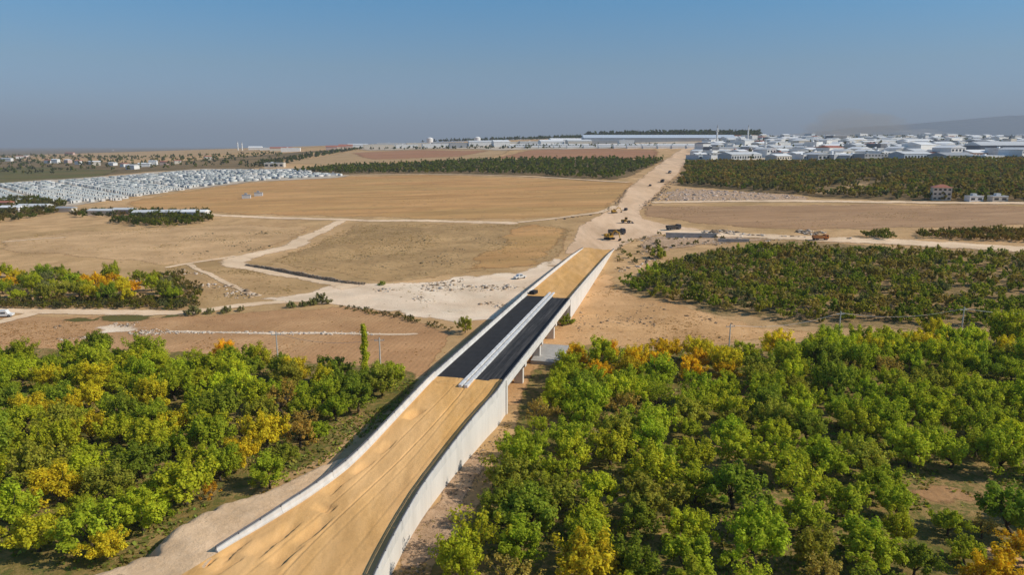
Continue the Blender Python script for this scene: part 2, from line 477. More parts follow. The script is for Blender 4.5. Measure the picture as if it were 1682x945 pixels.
def trackway(name, px, widths, mat, level, label, cat='path', jit=0.004):
    C = smooth_line([G(*p) for p in px], 5)
    if not isinstance(widths, (list, tuple)): widths = [widths] * len(px)
    ws = np.interp(np.linspace(0, len(px) - 1, len(C)), range(len(px)), widths)
    L, R = [], []
    for i, c in enumerate(C):
        d = C[min(i + 1, len(C) - 1)] - C[max(i - 1, 0)]; d = d / (np.hypot(*d) + 1e-9)
        n = np.array([-d[1], d[0]])
        L.append(c + n * ws[i] / 2); R.append(c - n * ws[i] / 2)
    # ribbon with fine steps; edge attribute fades the two sides
    rows = []
    L = np.array(L); R = np.array(R)
    seg = np.hypot(*np.diff((L + R) / 2, axis=0).T); d = np.concatenate([[0], np.cumsum(seg)])
    n = max(12, int(d[-1] / max(2.0, 0.006 * np.hypot(*C[len(C) // 2]))))
    t = np.linspace(0, d[-1], n)
    Lr = np.column_stack([np.interp(t, d, L[:, k]) for k in (0, 1)]); Rr = np.column_stack([np.interp(t, d, R[:, k]) for k in (0, 1)])
    qs = [-.25, 0.15, 0.4, 0.6, 0.85, 1.25]; es = [0, .55, 1, 1, .55, 0]
    V = np.stack([Lr + (Rr - Lr) * q for q in qs], 1)
    wob = np.array([[mnoise.noise((p[0] * .05 + 7, p[1] * .05, k)) for k in (0, 40)] for p in V[:, 2]]) * np.interp(t, d, ws)[:, None] * .3
    V = V + wob[:, None, :]
    V = V.reshape(-1, 2); k = len(qs)
    E = np.tile(es, n); E[:k] = 0; E[-k:] = 0
    idx = np.arange(n * k).reshape(n, k)
    F = np.stack([idx[:-1, :-1], idx[:-1, 1:], idx[1:, 1:], idx[1:, :-1]], -1).reshape(-1, 4)
    z = hgt(V[:, 0], V[:, 1]) + lift(level, V[:, 0], V[:, 1])
    me = npmesh(name, np.column_stack([V, z]), F, mats=[mat], smooth=True)
    at = me.attributes.new('edge', 'FLOAT', 'POINT'); at.data.foreach_set('value', E.astype(np.float32))
    return tag(link(name, me), label, cat, kind='structure')

drape('far_plain', [(-1700, 2550), (-600, 2900), (600, 4200), (3000, 9000), (6000, 40000), (-60000, 40000), (-60000, 9000), (-7000, 2600), (-3200, 2300)], M['far_scrub'], 1, 0.006, label='hazy grey green plain beyond the left hillside', cat='plain')
# far country, back to front (levels rise where sheets overlap)
sheet('field', [(-300, 262), (60, 262), (220, 268), (330, 262), (480, 250), (560, 243), (480, 262), (420, 278), (250, 282), (120, 292), (-300, 300)], M['far_scrub'], 1, 'brown scrubby hillside behind the white container settlement')
sheet('field', [(-260, 276), (90, 274), (200, 279), (180, 289), (60, 299), (-280, 306)], M['field_green'], 2, 'dark olive green field at the left edge behind the containers')
sheet('field', [(-300, 252), (150, 252), (420, 243), (560, 238), (470, 246), (330, 256), (200, 263), (60, 258), (-300, 259)], M['field_tan'], 2, 'pale tan strip of far farmland on the left skyline')
sheet('field', [(450, 268), (560, 250), (720, 244), (860, 243), (800, 262), (640, 266), (520, 272)], M['field_tan'], 1, 'tan farmland in front of the far factories')
sheet('field', [(560, 252), (700, 246), (800, 248), (760, 258), (620, 262)], M['field_red'], 2, 'reddish brown strip of far farmland left of centre')
sheet('field', [(845, 247), (960, 245), (1095, 245), (1108, 250), (1092, 261), (960, 262), (800, 261)], M['field_red'], 3, 'red earth field below the long pale warehouses')
sheet('field', [(470, 283), (560, 272), (680, 268), (780, 263), (960, 262), (1098, 262), (1070, 276), (1035, 290), (1000, 297), (860, 289), (720, 286), (560, 288)], M['far_scrub'], 4, 'dark scrubby floor of the far central orchard')
sheet('field', [(1122, 262), (1300, 264), (1500, 262), (1760, 258), (1760, 335), (1500, 331), (1340, 326), (1200, 312), (1100, 306), (1118, 285)], M['far_scrub'], 2, 'brown green floor of the far right orchard')
sheet('field', [(1335, 318), (1365, 308), (1420, 297), (1450, 297), (1425, 306), (1370, 320)], M['field_tan'], 3, 'pale clearing running up through the far right orchard', jit=0.008)
sheet('field', [(195, 335), (260, 320), (330, 309), (450, 297), (560, 290), (700, 287), (900, 292), (1034, 300), (1022, 322), (990, 348), (930, 358), (820, 362), (700, 360), (560, 357), (400, 353), (250, 348)], M['field_orange'], 1, 'broad orange tan stubble field across the middle distance')
sheet('field', [(575, 368), (700, 365), (860, 368), (948, 376), (930, 412), (880, 437), (790, 447), (700, 462), (610, 464), (520, 448), (425, 432), (505, 402)], M['field_olive'], 1, 'olive tan dry grass field left of the far ramp')
sheet('field', [(850, 368), (945, 372), (935, 410), (885, 436), (800, 446), (740, 452), (780, 420)], M['field_orange'], 2, 'orange tan bare slope beside the far ramp', jit=0.03)
sheet('field', [(0, 395), (120, 380), (250, 376), (380, 370), (520, 372), (480, 395), (380, 425), (280, 440), (150, 425), (0, 412)], M['pasture'], 1, 'dry olive pasture in front of the walled farm')
sheet('field', [(1062, 338), (1250, 337), (1500, 336), (1760, 337), (1760, 372), (1500, 376), (1330, 378), (1200, 374), (1120, 366), (1066, 356)], M['field_right'], 2, 'bare brown field between the two right hand roads')
sheet('field', [(-200, 527), (100, 520), (330, 519), (560, 503), (650, 514), (752, 545), (730, 590), (700, 625), (560, 620), (400, 600), (200, 590), (-200, 590)], M['field_brown'], 1, 'reddish brown ploughed field left of the bridge')
sheet('field', [(100, 519), (240, 516), (300, 520), (220, 530), (100, 532)], M['field_green'], 2, 'thin grassy strip beside the white lane on the left', jit=0.02)
sheet('gravel_bed', [(380, 492), (470, 484), (545, 468), (610, 466), (700, 462), (790, 452), (870, 445), (935, 410), (985, 400), (900, 470), (860, 500), (800, 528), (740, 530), (680, 524), (620, 510), (560, 500), (470, 500)], M['gravel'], 2, 'pale gravel wash crossing left of the bridge', 'gravel')
sheet('gravel_bed', [(120, 537), (250, 534), (265, 541), (250, 546), (130, 546)], M['gravel'], 3, 'long pale gravel heap patch in the left ploughed field', 'gravel')
sheet('sand_flat', [(1000, 440), (1040, 420), (1015, 470), (1060, 488), (1150, 512), (1250, 535), (1400, 545), (1380, 556), (1150, 570), (990, 572), (900, 600), (850, 690), (800, 640), (880, 560), (930, 500)], M['sand'], 1, 'bare sandy strip right of the bridge', 'sand')
sheet('grove_ground', [(1010, 476), (1060, 440), (1180, 408), (1300, 396), (1500, 406), (1760, 415), (1760, 545), (1500, 545), (1300, 536), (1200, 522), (1080, 490)], M['grove_floor'], 2, 'dry floor of the olive grove right of the far ramp', 'ground')
sheet('orchard_ground', [(895, 566), (1100, 572), (1300, 560), (1520, 545), (1800, 565), (2000, 1100), (620, 1100), (700, 945), (800, 790), (845, 700), (870, 620)], M['orchard_floor'], 2, 'weedy floor of the green orchard right of the bridge', 'ground')
sheet('orchard_ground', [(-220, 575), (200, 572), (430, 585), (600, 596), (690, 615), (655, 665), (560, 740), (420, 820), (260, 900), (190, 960), (60, 1100), (-500, 1100)], M['orchard_floor'], 2, 'weedy floor of the yellowing orchard left of the ramp', 'ground')
sheet('dirt_field', [(1470, 795), (1560, 800), (1690, 815), (1700, 835), (1560, 830), (1480, 815)], M['field_brown'], 3, 'brown tilled patch in the clearing of the right orchard', 'field', jit=0.02)
sheet('dirt_field', [(-30, 815), (60, 805), (75, 830), (20, 850), (-30, 850)], M['sand'], 3, 'bare sandy hollow at the left edge of the left orchard', 'ground', jit=0.02)
sheet('sand_flat', [(835, 685), (848, 690), (822, 735), (800, 790), (745, 880), (700, 945), (670, 1010), (600, 1060), (560, 1010), (640, 930), (700, 815), (780, 735)], M['rubble_ground'], 3, 'rough stony strip along the foot of the right ramp wall', 'ground', jit=0.02)
sheet('container_pad', [(-200, 318), (0, 300), (150, 291), (330, 277), (500, 276), (590, 287), (560, 292), (420, 300), (310, 312), (200, 326), (130, 338), (60, 342), (-200, 345)], M['pad'], 3, 'pale gravel pad under the white container settlement', 'gravel')
sheet('rubble_field', [(1075, 330), (1085, 316), (1120, 309), (1230, 314), (1330, 324), (1330, 330), (1200, 331)], M['rubble_ground'], 3, 'pale pinkish rubble ground beside the far dirt road', 'rubble')
sheet('rubble_field', [(1035, 398), (1060, 385), (1180, 384), (1290, 394), (1180, 402), (1110, 412), (1060, 432), (1020, 440)], M['rubble_ground'], 3, 'churned rubble ground right of the ramp end', 'rubble')
sheet('village_ground', [(1128, 262), (1160, 226), (1400, 222), (1800, 222), (1800, 258), (1500, 262), (1300, 264)], M['pad'], 1, 'pale yards under the industrial town', 'ground')
sheet('village_ground', [(560, 243), (700, 236), (960, 232), (1165, 233), (1150, 243), (960, 245), (840, 247), (720, 245), (600, 248)], M['pad'], 5, 'pale yards of the far central factories', 'ground')
# roads and paths
sheet('dirt_road', [(925, 418), (940, 395), (948, 372), (985, 352), (1010, 338), (1026, 312), (1058, 286), (1090, 264), (1118, 245), (1150, 241), (1140, 258), (1122, 280), (1085, 312), (1072, 328), (1053, 348), (1058, 360), (1090, 368), (1160, 378), (1100, 384), (1048, 394), (1018, 410), (990, 418)], M['road_dirt'], 4, 'wide pale dirt road under construction running to the town', 'road', jit=0.004, ew=0.007, res=0.012)
trackway('dirt_road', [(1080, 378), (1180, 383), (1300, 391), (1450, 398), (1600, 405), (1780, 412)], [13, 14, 14, 14, 14, 14], M['track'], 5, 'pale service road along the far edge of the olive grove', 'road')
trackway('dirt_road', [(1066, 333), (1200, 331), (1350, 331), (1500, 333), (1780, 335)], 11, M['track'], 5, 'straight pale road below the house with the red roof', 'road')
trackway('path', [(300, 350), (420, 357), (560, 361), (700, 363), (800, 366), (855, 367)], 8, M['track'], 3, 'thin pale farm track along the near edge of the stubble field')
trackway('path', [(850, 366), (920, 358), (985, 349), (1012, 338)], 5, M['track'], 5, 'short pale track joining the construction road from the left')
trackway('path', [(562, 363), (520, 382), (490, 400), (430, 416), (388, 428), (398, 440), (470, 450), (540, 464), (580, 474)], [7, 8, 11, 11, 12, 8, 7, 7, 8], M['track'], 3, 'pale track bending down past the stone wall')
trackway('path', [(390, 420), (330, 430), (270, 441)], 2.5, M['track'], 3, 'thin side track running left from the bend')
trackway('path', [(310, 434), (345, 452), (400, 478), (430, 487)], 2.5, M['track'], 4, 'faint wheel track down the dry slope to the gravel wash')
trackway('dirt_road', [(-150, 517), (0, 512), (150, 514), (290, 513), (400, 503), (470, 495)], [6.5, 6.5, 6.5, 6, 5, 5], M['track'], 4, 'straight white lane in front of the left scrub', 'road')
trackway('path', [(-60, 545), (20, 525), (60, 514)], 4, M['track'], 5, 'short pale spur joining the white lane at far left')
trackway('path', [(270, 545), (380, 547), (480, 548), (620, 550), (690, 549)], 1.6, M['gravel'], 4, 'thin broken white stone line across the ploughed field')
trackway('path', [(560, 288), (700, 286.5), (860, 290), (1000, 298.5), (1036, 300)], 5, M['track'], 6, 'thin pale track along the far edge of the stubble field')
trackway('path', [(470, 279), (560, 271), (680, 269), (790, 264)], 9, M['field_tan'], 6, 'pale lane above the far central orchard')
trackway('path', [(1140, 292), (1120, 295), (1100, 300)], 14, M['field_tan'], 4, 'pale clearing where the far right orchard meets the road')
trackway('path', [(150, 345), (260, 349), (330, 353)], 6, M['track'], 4, 'pale farm lane behind the walled farm')
trackway('path', [(0, 398), (60, 393), (110, 390)], 3, M['track'], 3, 'short pale path in the pasture at the left edge')
trackway('path', [(1560, 905), (1620, 912), (1700, 930)], 3, M['sand'], 4, 'pale beaten path in the bottom right clearing')

# ------------------------------------------------------------------ bridge and ramps
TX, TY = 0.247, 0.969
BO = Vector((-7.98, 126.1, 0))
def bw(s, v, z=0.0):
    """bridge frame: s metres along, v metres to the right, to world"""
    n = math.hypot(TX, TY)
    return Vector((BO.x + (TX * s + TY * v) / n, BO.y + (TY * s - TX * v) / n, z))
HALF = 7.2
LEN = 71.0
RAMP = 191.0
def road_z(s):
    return float(np.interp(s, [-90, -58, -46, -33, -19, -6, 0, LEN, 80, 110, 150, 180, RAMP], [2.55, 3.0, 3.3, 4.0, 5.2, 6.15, 6.3, 6.3, 6.25, 5.85, 5.1, 4.5, 4.2]))

# near ramp: left and right edges in plan, near end first
Rpts = smooth_line([(-16, 50), (-15.4, 62), (-14.3, 74), (-12.3, 86), (-9.1, 98), (-4.5, 112.5), tuple(bw(-7, HALF)[:2]), tuple(bw(0, HALF)[:2]), tuple(bw(12, HALF)[:2])], 8)
Lpts = smooth_line([(-46, 54), (-41, 63), (-35.0, 73.6), (-31.4, 79.6), (-27.5, 86.3), (-23.9, 94.5), tuple(bw(-24, -HALF)[:2]), tuple(bw(-14, -HALF)[:2]), tuple(bw(0, -HALF)[:2]), tuple(bw(12, -HALF)[:2])], 8)
def resample(P, step):
    P = np.array([p for p in P]); d = np.concatenate([[0], np.cumsum(np.hypot(*np.diff(P, axis=0).T))])
    n = int(d[-1] / step)
    t = np.linspace(0, d[-1], n + 1)
    return np.column_stack([np.interp(t, d, P[:, 0]), np.interp(t, d, P[:, 1])])
def cut_at_abutment(P):
    b = np.array(bw(0, 0)[:2])
    s = (P[:, 0] - b[0]) * TX + (P[:, 1] - b[1]) * TY
    return P[s < 0]
Redge = cut_at_abutment(resample(Rpts, 0.5)); Redge = np.vstack([Redge, np.array(bw(0, HALF)[:2])])
Ledge = cut_at_abutment(resample(Lpts, 0.5)); Ledge = np.vstack([Ledge, np.array(bw(0, -HALF)[:2])])
def zy(y):   # road level by world y on the near ramp
    return np.interp(y, [50, 68, 80, 93, 107, 124, 128], [2.55, 3.0, 3.3, 4.0, 5.2, 6.2, 6.3])

def normals2(P):
    d = np.gradient(P, axis=0); d /= np.hypot(d[:, 0], d[:, 1])[:, None]
    return np.column_stack([d[:, 1], -d[:, 0]])      # right hand normal

def wall_run(parent, P, ztop, zbot, side, name, mat, seg, thick=0.45, gap=0.016, pattern=True):
    """retaining wall panels along plan line P (outer face), side=+1 wall body lies left of the line"""
    N2 = normals2(P)
    d = np.concatenate([[0], np.cumsum(np.hypot(*np.diff(P, axis=0).T))])
    n = max(1, int(round(d[-1] / seg)))
    for k in range(n):
        a, b = d[-1] * k / n + gap / 2, d[-1] * (k + 1) / n - gap / 2
        ts = np.linspace(a, b, 5)
        rings = []
        out = random.uniform(-0.005, 0.005)
        for t in ts:
            p = np.array([np.interp(t, d, P[:, 0]), np.interp(t, d, P[:, 1])])
            nn = np.array([np.interp(t, d, N2[:, 0]), np.interp(t, d, N2[:, 1])]) * side
            zt, zb = ztop(p), zbot(p)
            o = p + nn * out; i = p - nn * thick
            rings.append([(o[0], o[1], zb), (o[0], o[1], zt), (i[0], i[1], zt), (i[0], i[1], zb)])
        MB().prism(rings, None).build(name, mat, parent)

def parapet_run(parent, P, z0, side, mat, seg=10.0, h=1.0, top_rail=True, taper=None):
    """safety parapet (sloped inner face) with a steel rail, in cast lengths; P is the outer line, side=+1: road lies left"""
    N2 = normals2(P)
    d = np.concatenate([[0], np.cumsum(np.hypot(*np.diff(P, axis=0).T))])
    n = max(1, int(round(d[-1] / seg)))
    for k in range(n):
        a, b = d[-1] * k / n + 0.02, d[-1] * (k + 1) / n - 0.02
        ts = np.linspace(a, b, 7)
        rings = []; rail = []; tops = []
        for t in ts:
            p = np.array([np.interp(t, d, P[:, 0]), np.interp(t, d, P[:, 1])])
            nn = -np.array([np.interp(t, d, N2[:, 0]), np.interp(t, d, N2[:, 1])]) * side
            z = z0(p); hh = h if taper is None else h * taper(t, d[-1])
            prof = [(-0.06, -0.25), (-0.06, hh * 0.98), (0.0, hh), (0.17, hh), (0.22, hh * 0.42), (0.38, hh * 0.16), (0.38, -0.25)]
            rings.append([(p[0] + nn[0] * u, p[1] + nn[1] * u, z + w) for u, w in prof])
            c = p + nn * 0.08
            tops.append((c, z + hh, nn))
        pr = MB().prism(rings, None).build('parapet', mat, parent)
        if top_rail:
            mb = MB()
            for zz, r in ((0.34, 0.075), (0.17, 0.05)):
                rr = []
                for c, z, nn in tops:
                    rr.append([(c[0] + nn[0] * r * math.cos(q), c[1] + nn[1] * r * math.cos(q), z + zz + r * math.sin(q)) for q in [i * math.pi / 3 for i in range(6)]])
                mb.prism(rr, None)
            for c, z, nn in tops[::2]:
                mb.box(c[0] - 0.05, c[0] + 0.05, c[1] - 0.05, c[1] + 0.05, z - 0.02, z + 0.31)
            mb.build('guard_rail', M['rail'], pr)

def asphalt_mat():
    m, N, L = newmat('fresh_asphalt')
    tc = N.new('ShaderNodeTexCoord'); sep = N.new('ShaderNodeSeparateXYZ'); L.new(tc.outputs['Object'], sep.inputs[0])
    n1 = _noise(N, L, tc.outputs['Object'], 0.5, 6, 0.7)
    n2 = _noise(N, L, tc.outputs['Object'], 6.0, 4, 0.7)
    base = _ramp(N, L, _math(N, L, 'ADD', _math(N, L, 'MULTIPLY', n1, 0.6), _math(N, L, 'MULTIPLY', n2, 0.4)), [(0.35, (0.026, 0.026, 0.028)), (0.65, (0.046, 0.046, 0.048))])
    # dusty wheel tracks on the right carriageway
    mp = N.new('ShaderNodeMapping'); mp.inputs['Scale'].default_value = (0.06, 1.6, 1); L.new(tc.outputs['Object'], mp.inputs['Vector'])
    ns = _noise(N, L, mp.outputs[0], 1.0, 5, 0.7)
    dust = _ramp(N, L, ns, [(0.45, (0, 0, 0)), (0.72, (0.62,) * 3)])
    side = _math(N, L, 'MULTIPLY', _math(N, L, 'GREATER_THAN', sep.outputs['Y'], 0.5), 1.0)
    fac = _math(N, L, 'MULTIPLY', dust, _math(N, L, 'ADD', _math(N, L, 'MULTIPLY', side, 0.85), 0.1))
    c = _mix(N, L, fac, base, (0.17, 0.16, 0.15))
    bs = N.new('ShaderNodeBsdfPrincipled'); bs.inputs['Roughness'].default_value = 0.85; L.new(c, bs.inputs['Base Color'])
    bs.inputs['Specular IOR Level'].default_value = 0.08
    o = N.new('ShaderNodeOutputMaterial'); L.new(bs.outputs[0], o.inputs['Surface'])
    return m
M['asphalt'] = asphalt_mat()
M['joint'] = plain('joint_rubber', (0.045, 0.045, 0.047), 0.9, 0.1, 2.0, spec=0.05)
M['parapet'] = plain('parapet_concrete', (0.64, 0.61, 0.565), 0.85, 0.10, 0.7, streak=True)

ang_b = math.atan2(TY, TX)
bridge = empty('road_bridge', (BO.x, BO.y, 0), 0, 'unfinished concrete road bridge with two dark asphalt lanes and white kerbs', 'bridge')
BM = Matrix.Translation(-BO)
def B(o):      # mesh given in world metres -> child of the bridge empty
    o.parent = bridge; o.matrix_parent_inverse = bridge.matrix_basis.inverted(); return o
def frame_box(name, s0, s1, v0, v1, z0, z1, mat, parent=None):
    """box aligned with the bridge, own origin in the bridge frame"""
    mb = MB().box(s0, s1, v0, v1, z0, z1)
    # local x = along, local y = to the right (mirrored frame handled by ordering)
    mb.v = [tuple(bw(x, y, z)) for x, y, z in mb.v]
    mb.f = [tuple(reversed(f)) for f in mb.f]
    o = mb.build(name, mat)
    if parent is None: return B(o)
    o.parent = parent; o.matrix_parent_inverse = (bridge.matrix_basis).inverted() if parent is bridge else bridge.matrix_basis.inverted()
    return o
frame_box('deck_slab', 0.0, LEN, -HALF, HALF, 5.72, 6.10, M['concrete'])
for v in np.linspace(-6.3, 6.3, 8):
    frame_box('girder', 0.3, LEN - 0.3, v - 0.32, v + 0.32, 4.75, 5.716, M['concrete'])
for s in (17.2, 34.6, 52.2):
    p = frame_box('pier', s - 0.75, s + 0.75, -6.9, 6.9, 3.95, 4.746, M['concrete'])
    p.name = 'pier'
    for v in (-5.4, 0.0, 5.4):
        c = frame_box('pier_column', s - 0.6, s + 0.6, v - 0.95, v + 0.95, -0.6, 3.95, M['concrete'])
        c.parent = p; c.matrix_parent_inverse = Matrix()
for s0, s1 in ((-1.2, 0.28), (LEN - 0.28, LEN + 1.2)):
    frame_box('abutment', s0, s1, -HALF + 0.5, HALF - 0.5, -0.6, 5.70, M['concrete'])
frame_box('concrete_apron', 30.2, 44.5, 5.0, 11.8, -0.3, 1.15, M['concrete_grey'])
def asphalt_strip(v0, v1, s0a, s0b, s1a, s1b):
    """asphalt with its ends cut a little askew and ragged; local frame: x along, y right"""
    nv, ns = 14, 60
    V, F = [], []
    for i in range(ns + 1):
        for j in range(nv + 1):
            q = j / nv
            a = s0a + (s0b - s0a) * q + 0.5 * mnoise.noise((q * 5, v0, 1)); b = s1a + (s1b - s1a) * q + 0.6 * mnoise.noise((q * 5, v0, 9))
            s = a + (b - a) * i / ns
            V.append((s, v0 + (v1 - v0) * q, road_z(s) - 0.14 + 0.006 * mnoise.noise((s * .3, q * 3, 2))))
    for i in range(ns):
        for j in range(nv):
            a = i * (nv + 1) + j
            F.append((a, a + 1, a + nv + 2, a + nv + 1))
    n = math.hypot(TX, TY)
    me = bpy.data.meshes.new('asphalt_lane'); me.from_pydata(V, [], [tuple(f) for f in F]); me.materials.append(M['asphalt']); me.update()
    o = link('asphalt_lane', me); o.parent = bridge
    # frame with x along the bridge and y to the right: a mirrored basis, so flip faces up
    mw = Matrix(((TX / n, TY / n, 0, 0), (TY / n, -TX / n, 0, 0), (0, 0, 1, 0), (0, 0, 0, 1)))
    o.matrix_local = mw
    return o
l1 = asphalt_strip(-6.82, -0.86, -3.2, -1.6, 79.5, 78.0)
l1['label'] = 'dark fresh asphalt of the left lane'
l2 = asphalt_strip(0.86, 6.82, -1.2, 0.6, 79.0, 76.5)
l2['label'] = 'dusty asphalt of the right lane'
for v0, v1 in ((-0.88, -0.26), (0.26, 0.88)):
    s = -4.5
    while s < 81:
        e = min(s + 6.1, 81.5)
        frame_box('median_kerb', s, e - 0.06, v0, v1, 5.95, 6.62, M['white_kerb'])
        s = e
frame_box('median_strip', -3.5, 80.5, -0.26, 0.26, 5.95, 6.22, M['concrete_grey'])
for s in (0.15, 17.2, 34.6, 52.2, LEN - 0.1):
    for v0, v1 in ((-6.80, -0.90), (0.90, 6.80)):
        frame_box('expansion_joint', s - 0.07, s + 0.07, v0, v1, 6.0, 6.172, M['joint'])

deckR = np.array([bw(s, HALF)[:2] for s in np.linspace(0, LEN, 60)])
deckL = np.array([bw(s, -HALF)[:2] for s in np.linspace(0, LEN, 60)])
n0 = set(bpy.data.objects)
parapet_run(None, deckR, lambda p: 6.10, +1, M['parapet'])
parapet_run(None, deckL, lambda p: 6.10, -1, M['parapet'])
for o in set(bpy.data.objects) - n0:
    if o.parent is None: B(o)
frame_box('edge_beam', 0, LEN, HALF - 0.02, HALF + 0.14, 5.40, 6.22, M['concrete'])
frame_box('edge_beam', 0, LEN, -HALF - 0.14, -HALF + 0.02, 5.40, 6.22, M['concrete'])

# near ramp
ramp_near = empty('approach_ramp', (BO.x, BO.y, 0), 0, 'near sand filled ramp between white retaining walls, widening towards the viewer', 'ramp', 'bridge ramps')
ramp_far = empty('approach_ramp', tuple(bw(LEN + 60, 0)), 0, 'far sand filled ramp running down from the bridge to the dirt road', 'ramp', 'bridge ramps')
def adopt(parent, before):
    for o in list(set(bpy.data.objects) - before):
        if o.parent is None and o is not parent:
            o.parent = parent; o.matrix_parent_inverse = parent.matrix_basis.inverted()
n0 = set(bpy.data.objects)
wall_run(None, Redge, lambda p: zy(p[1]) + 0.02, lambda p: H1(*p) - 0.8, +1, 'wall_panel', M['concrete'], 6.0)
Lw = Ledge[Ledge[:, 1] > 88]
wall_run(None, Lw, lambda p: zy(p[1]) + 0.02, lambda p: -0.8, -1, 'wall_panel', M['concrete'], 6.0)
parapet_run(None, Redge, lambda p: zy(p[1]), +1, M['parapet'], 9.0, 1.0)
Lb = Ledge[Ledge[:, 1] > 73.4]
parapet_run(None, Lb, lambda p: zy(p[1]), -1, M['parapet'], 9.0, 0.95, taper=lambda t, T: min(1.0, 0.35 + t / 18.0))
for s0 in (-0.9,):
    frame_box('wing_wall', s0, 0.0, HALF - 0.02, HALF + 0.22, -0.6, 6.9, M['concrete'], parent=ramp_near)
adopt(ramp_near, n0)
for o in ramp_near.children:
    if o.name.startswith('wing_wall'): o.matrix_parent_inverse = ramp_near.matrix_basis.inverted()

# sand surface of the near ramp: rutted, with hollows and heaps
def near_sand():
    n = 360; m = 120
    tR = np.linspace(0, 1, n)
    def par(P):
        d = np.concatenate([[0], np.cumsum(np.hypot(*np.diff(P, axis=0).T))]); d /= d[-1]
        return np.column_stack([np.interp(tR, d, P[:, 0]), np.interp(tR, d, P[:, 1])])
    ext = np.array([bw(0.0, HALF)[:2]]), np.array([bw(0.0, -HALF)[:2]])
    R = par(Redge); L = par(Ledge)
    Rn = normals2(R); Ln = normals2(L)
    R = R - Rn * 0.40; L = L + Ln * 0.40
    q = np.linspace(0, 1, m)
    X = L[:, None, 0] + (R[:, None, 0] - L[:, None, 0]) * q[None]; Y = L[:, None, 1] + (R[:, None, 1] - L[:, None, 1]) * q[None]
    Z = zy(Y) + 0.02
    W = np.hypot(R[:, 0] - L[:, 0], R[:, 1] - L[:, 1])[:, None]
    V = q[None] * W; S = (tR * 78.0)[:, None] + 0 * V
    dz = np.zeros_like(Z)
    # elongated hollows and spill heaps: (photo pixel at road level, along radius, across radius, depth, turn)
    spots = [(455, 775, 4.5, .55, -.40), (500, 780, 3.0, .7, -.35), (545, 838, 1.3, .9, -.45), (520, 875, 4.5, .55, -.5), (470, 880, 4.0, .5, -.45), (440, 905, 2.2, .7, .3),
             (478, 915, 3.0, .8, -.5), (390, 905, 3.0, .6, -.4), (345, 925, 1.5, .6, -.4), (688, 682, 3.0, .7, -.75), (600, 770, 3.0, .35, -.4), (640, 735, 3.0, .35, -.3), (560, 800, 3.5, .4, .25), (420, 870, 1.5, .6, .3), (380, 930, 2.5, .6, -.4)]
    tx, ty = 0.40, 0.916
    for (px, py, ra, rc, dep) in spots:
        d = pray(px, py); z = 3.5
        for _ in range(20):
            t = (z - CAMZ) / d[2]; z = float(zy(d[1] * t))
        cx, cy = d[0] * t, d[1] * t
        a = (X - cx) * tx + (Y - cy) * ty; c = (X - cx) * ty - (Y - cy) * tx
        c = c + 0.13 * np.sin(a * 0.9 + px)
        rc = rc * 0.95; ra = ra * 0.62
        e_ = np.exp(-(a / ra) ** 4)
        t_ = np.clip((c + 1.2 + 2.6 * rc) / (1.2 + 1.4 * rc), 0, 1); scar = t_ * t_ * (3 - 2 * t_) * np.clip((0.10 - c) / 0.16, 0, 1)     # long gentle slope in, flat floor, steep crumbling edge on the right
        dz += -(abs(dep) * 0.75 + .12) * e_ * scar
    # wheel ruts
    for k, (v0, amp, wd, wob) in enumerate([(.30, -.05, .16, .5), (.50, -.08, .13, .5), (.60, -.035, .2, .3), (.80, -.03, .2, .2)]):
        c = v0 * W + wob * np.sin(S * 0.11 + k)
        dz += amp * np.exp(-((V - c) / wd) ** 2) + abs(amp) * .5 * np.exp(-((V - c - .35) / wd) ** 2)
    nz = np.array([[mnoise.fractal((x * .35, y * .35, 3.1), 1.0, 2.0, 5) for x, y in zip(rx, ry)] for rx, ry in zip(X, Y)])
    edge = np.clip(np.minimum(q, 1 - q)[None] * W / 1.0, 0, 1)
    Z = Z + (dz + nz * 0.06) * edge - 0.10 * (1 - edge)
    idx = np.arange(n * m).reshape(n, m)
    F = np.stack([idx[:-1, :-1], idx[:-1, 1:], idx[1:, 1:], idx[1:, :-1]], -1).reshape(-1, 4)
    me = npmesh('sand_fill', np.stack([X, Y, Z], -1).reshape(-1, 3), F, mats=[M['fill']], smooth=True)
    o = link('sand_fill', me); o.parent = ramp_near; o.matrix_parent_inverse = ramp_near.matrix_basis.inverted()
near_sand()

# far ramp
farR = np.array([bw(s, HALF)[:2] for s in np.linspace(LEN, RAMP, 80)])
farL = np.array([bw(s, -HALF)[:2] for s in np.linspace(LEN, RAMP, 80)])
def s_of(p): return ((p[0] - BO.x) * TX + (p[1] - BO.y) * TY)
n0 = set(bpy.data.objects)
wall_run(None, farR, lambda p: road_z(s_of(p)), lambda p: H1(*p) - 1.2, +1, 'wall_panel', M['concrete'], 7.0)
wall_run(None, farL, lambda p: road_z(s_of(p)), lambda p: H1(*p) - 1.2, -1, 'wall_panel', M['concrete'], 7.0)
parapet_run(None, farR, lambda p: road_z(s_of(p)), +1, M['parapet'], 12.0, 0.95, taper=lambda t, T: min(1.0, 0.25 + (T - t) / 30.0))
parapet_run(None, farL, lambda p: road_z(s_of(p)), -1, M['parapet'], 12.0, 0.95, taper=lambda t, T: min(1.0, 0.2 + (T - t) / 40.0))
frame_box('wing_wall', LEN, LEN + 0.9, HALF - 0.02, HALF + 0.25, -0.6, 6.9, M['concrete'], parent=ramp_far)
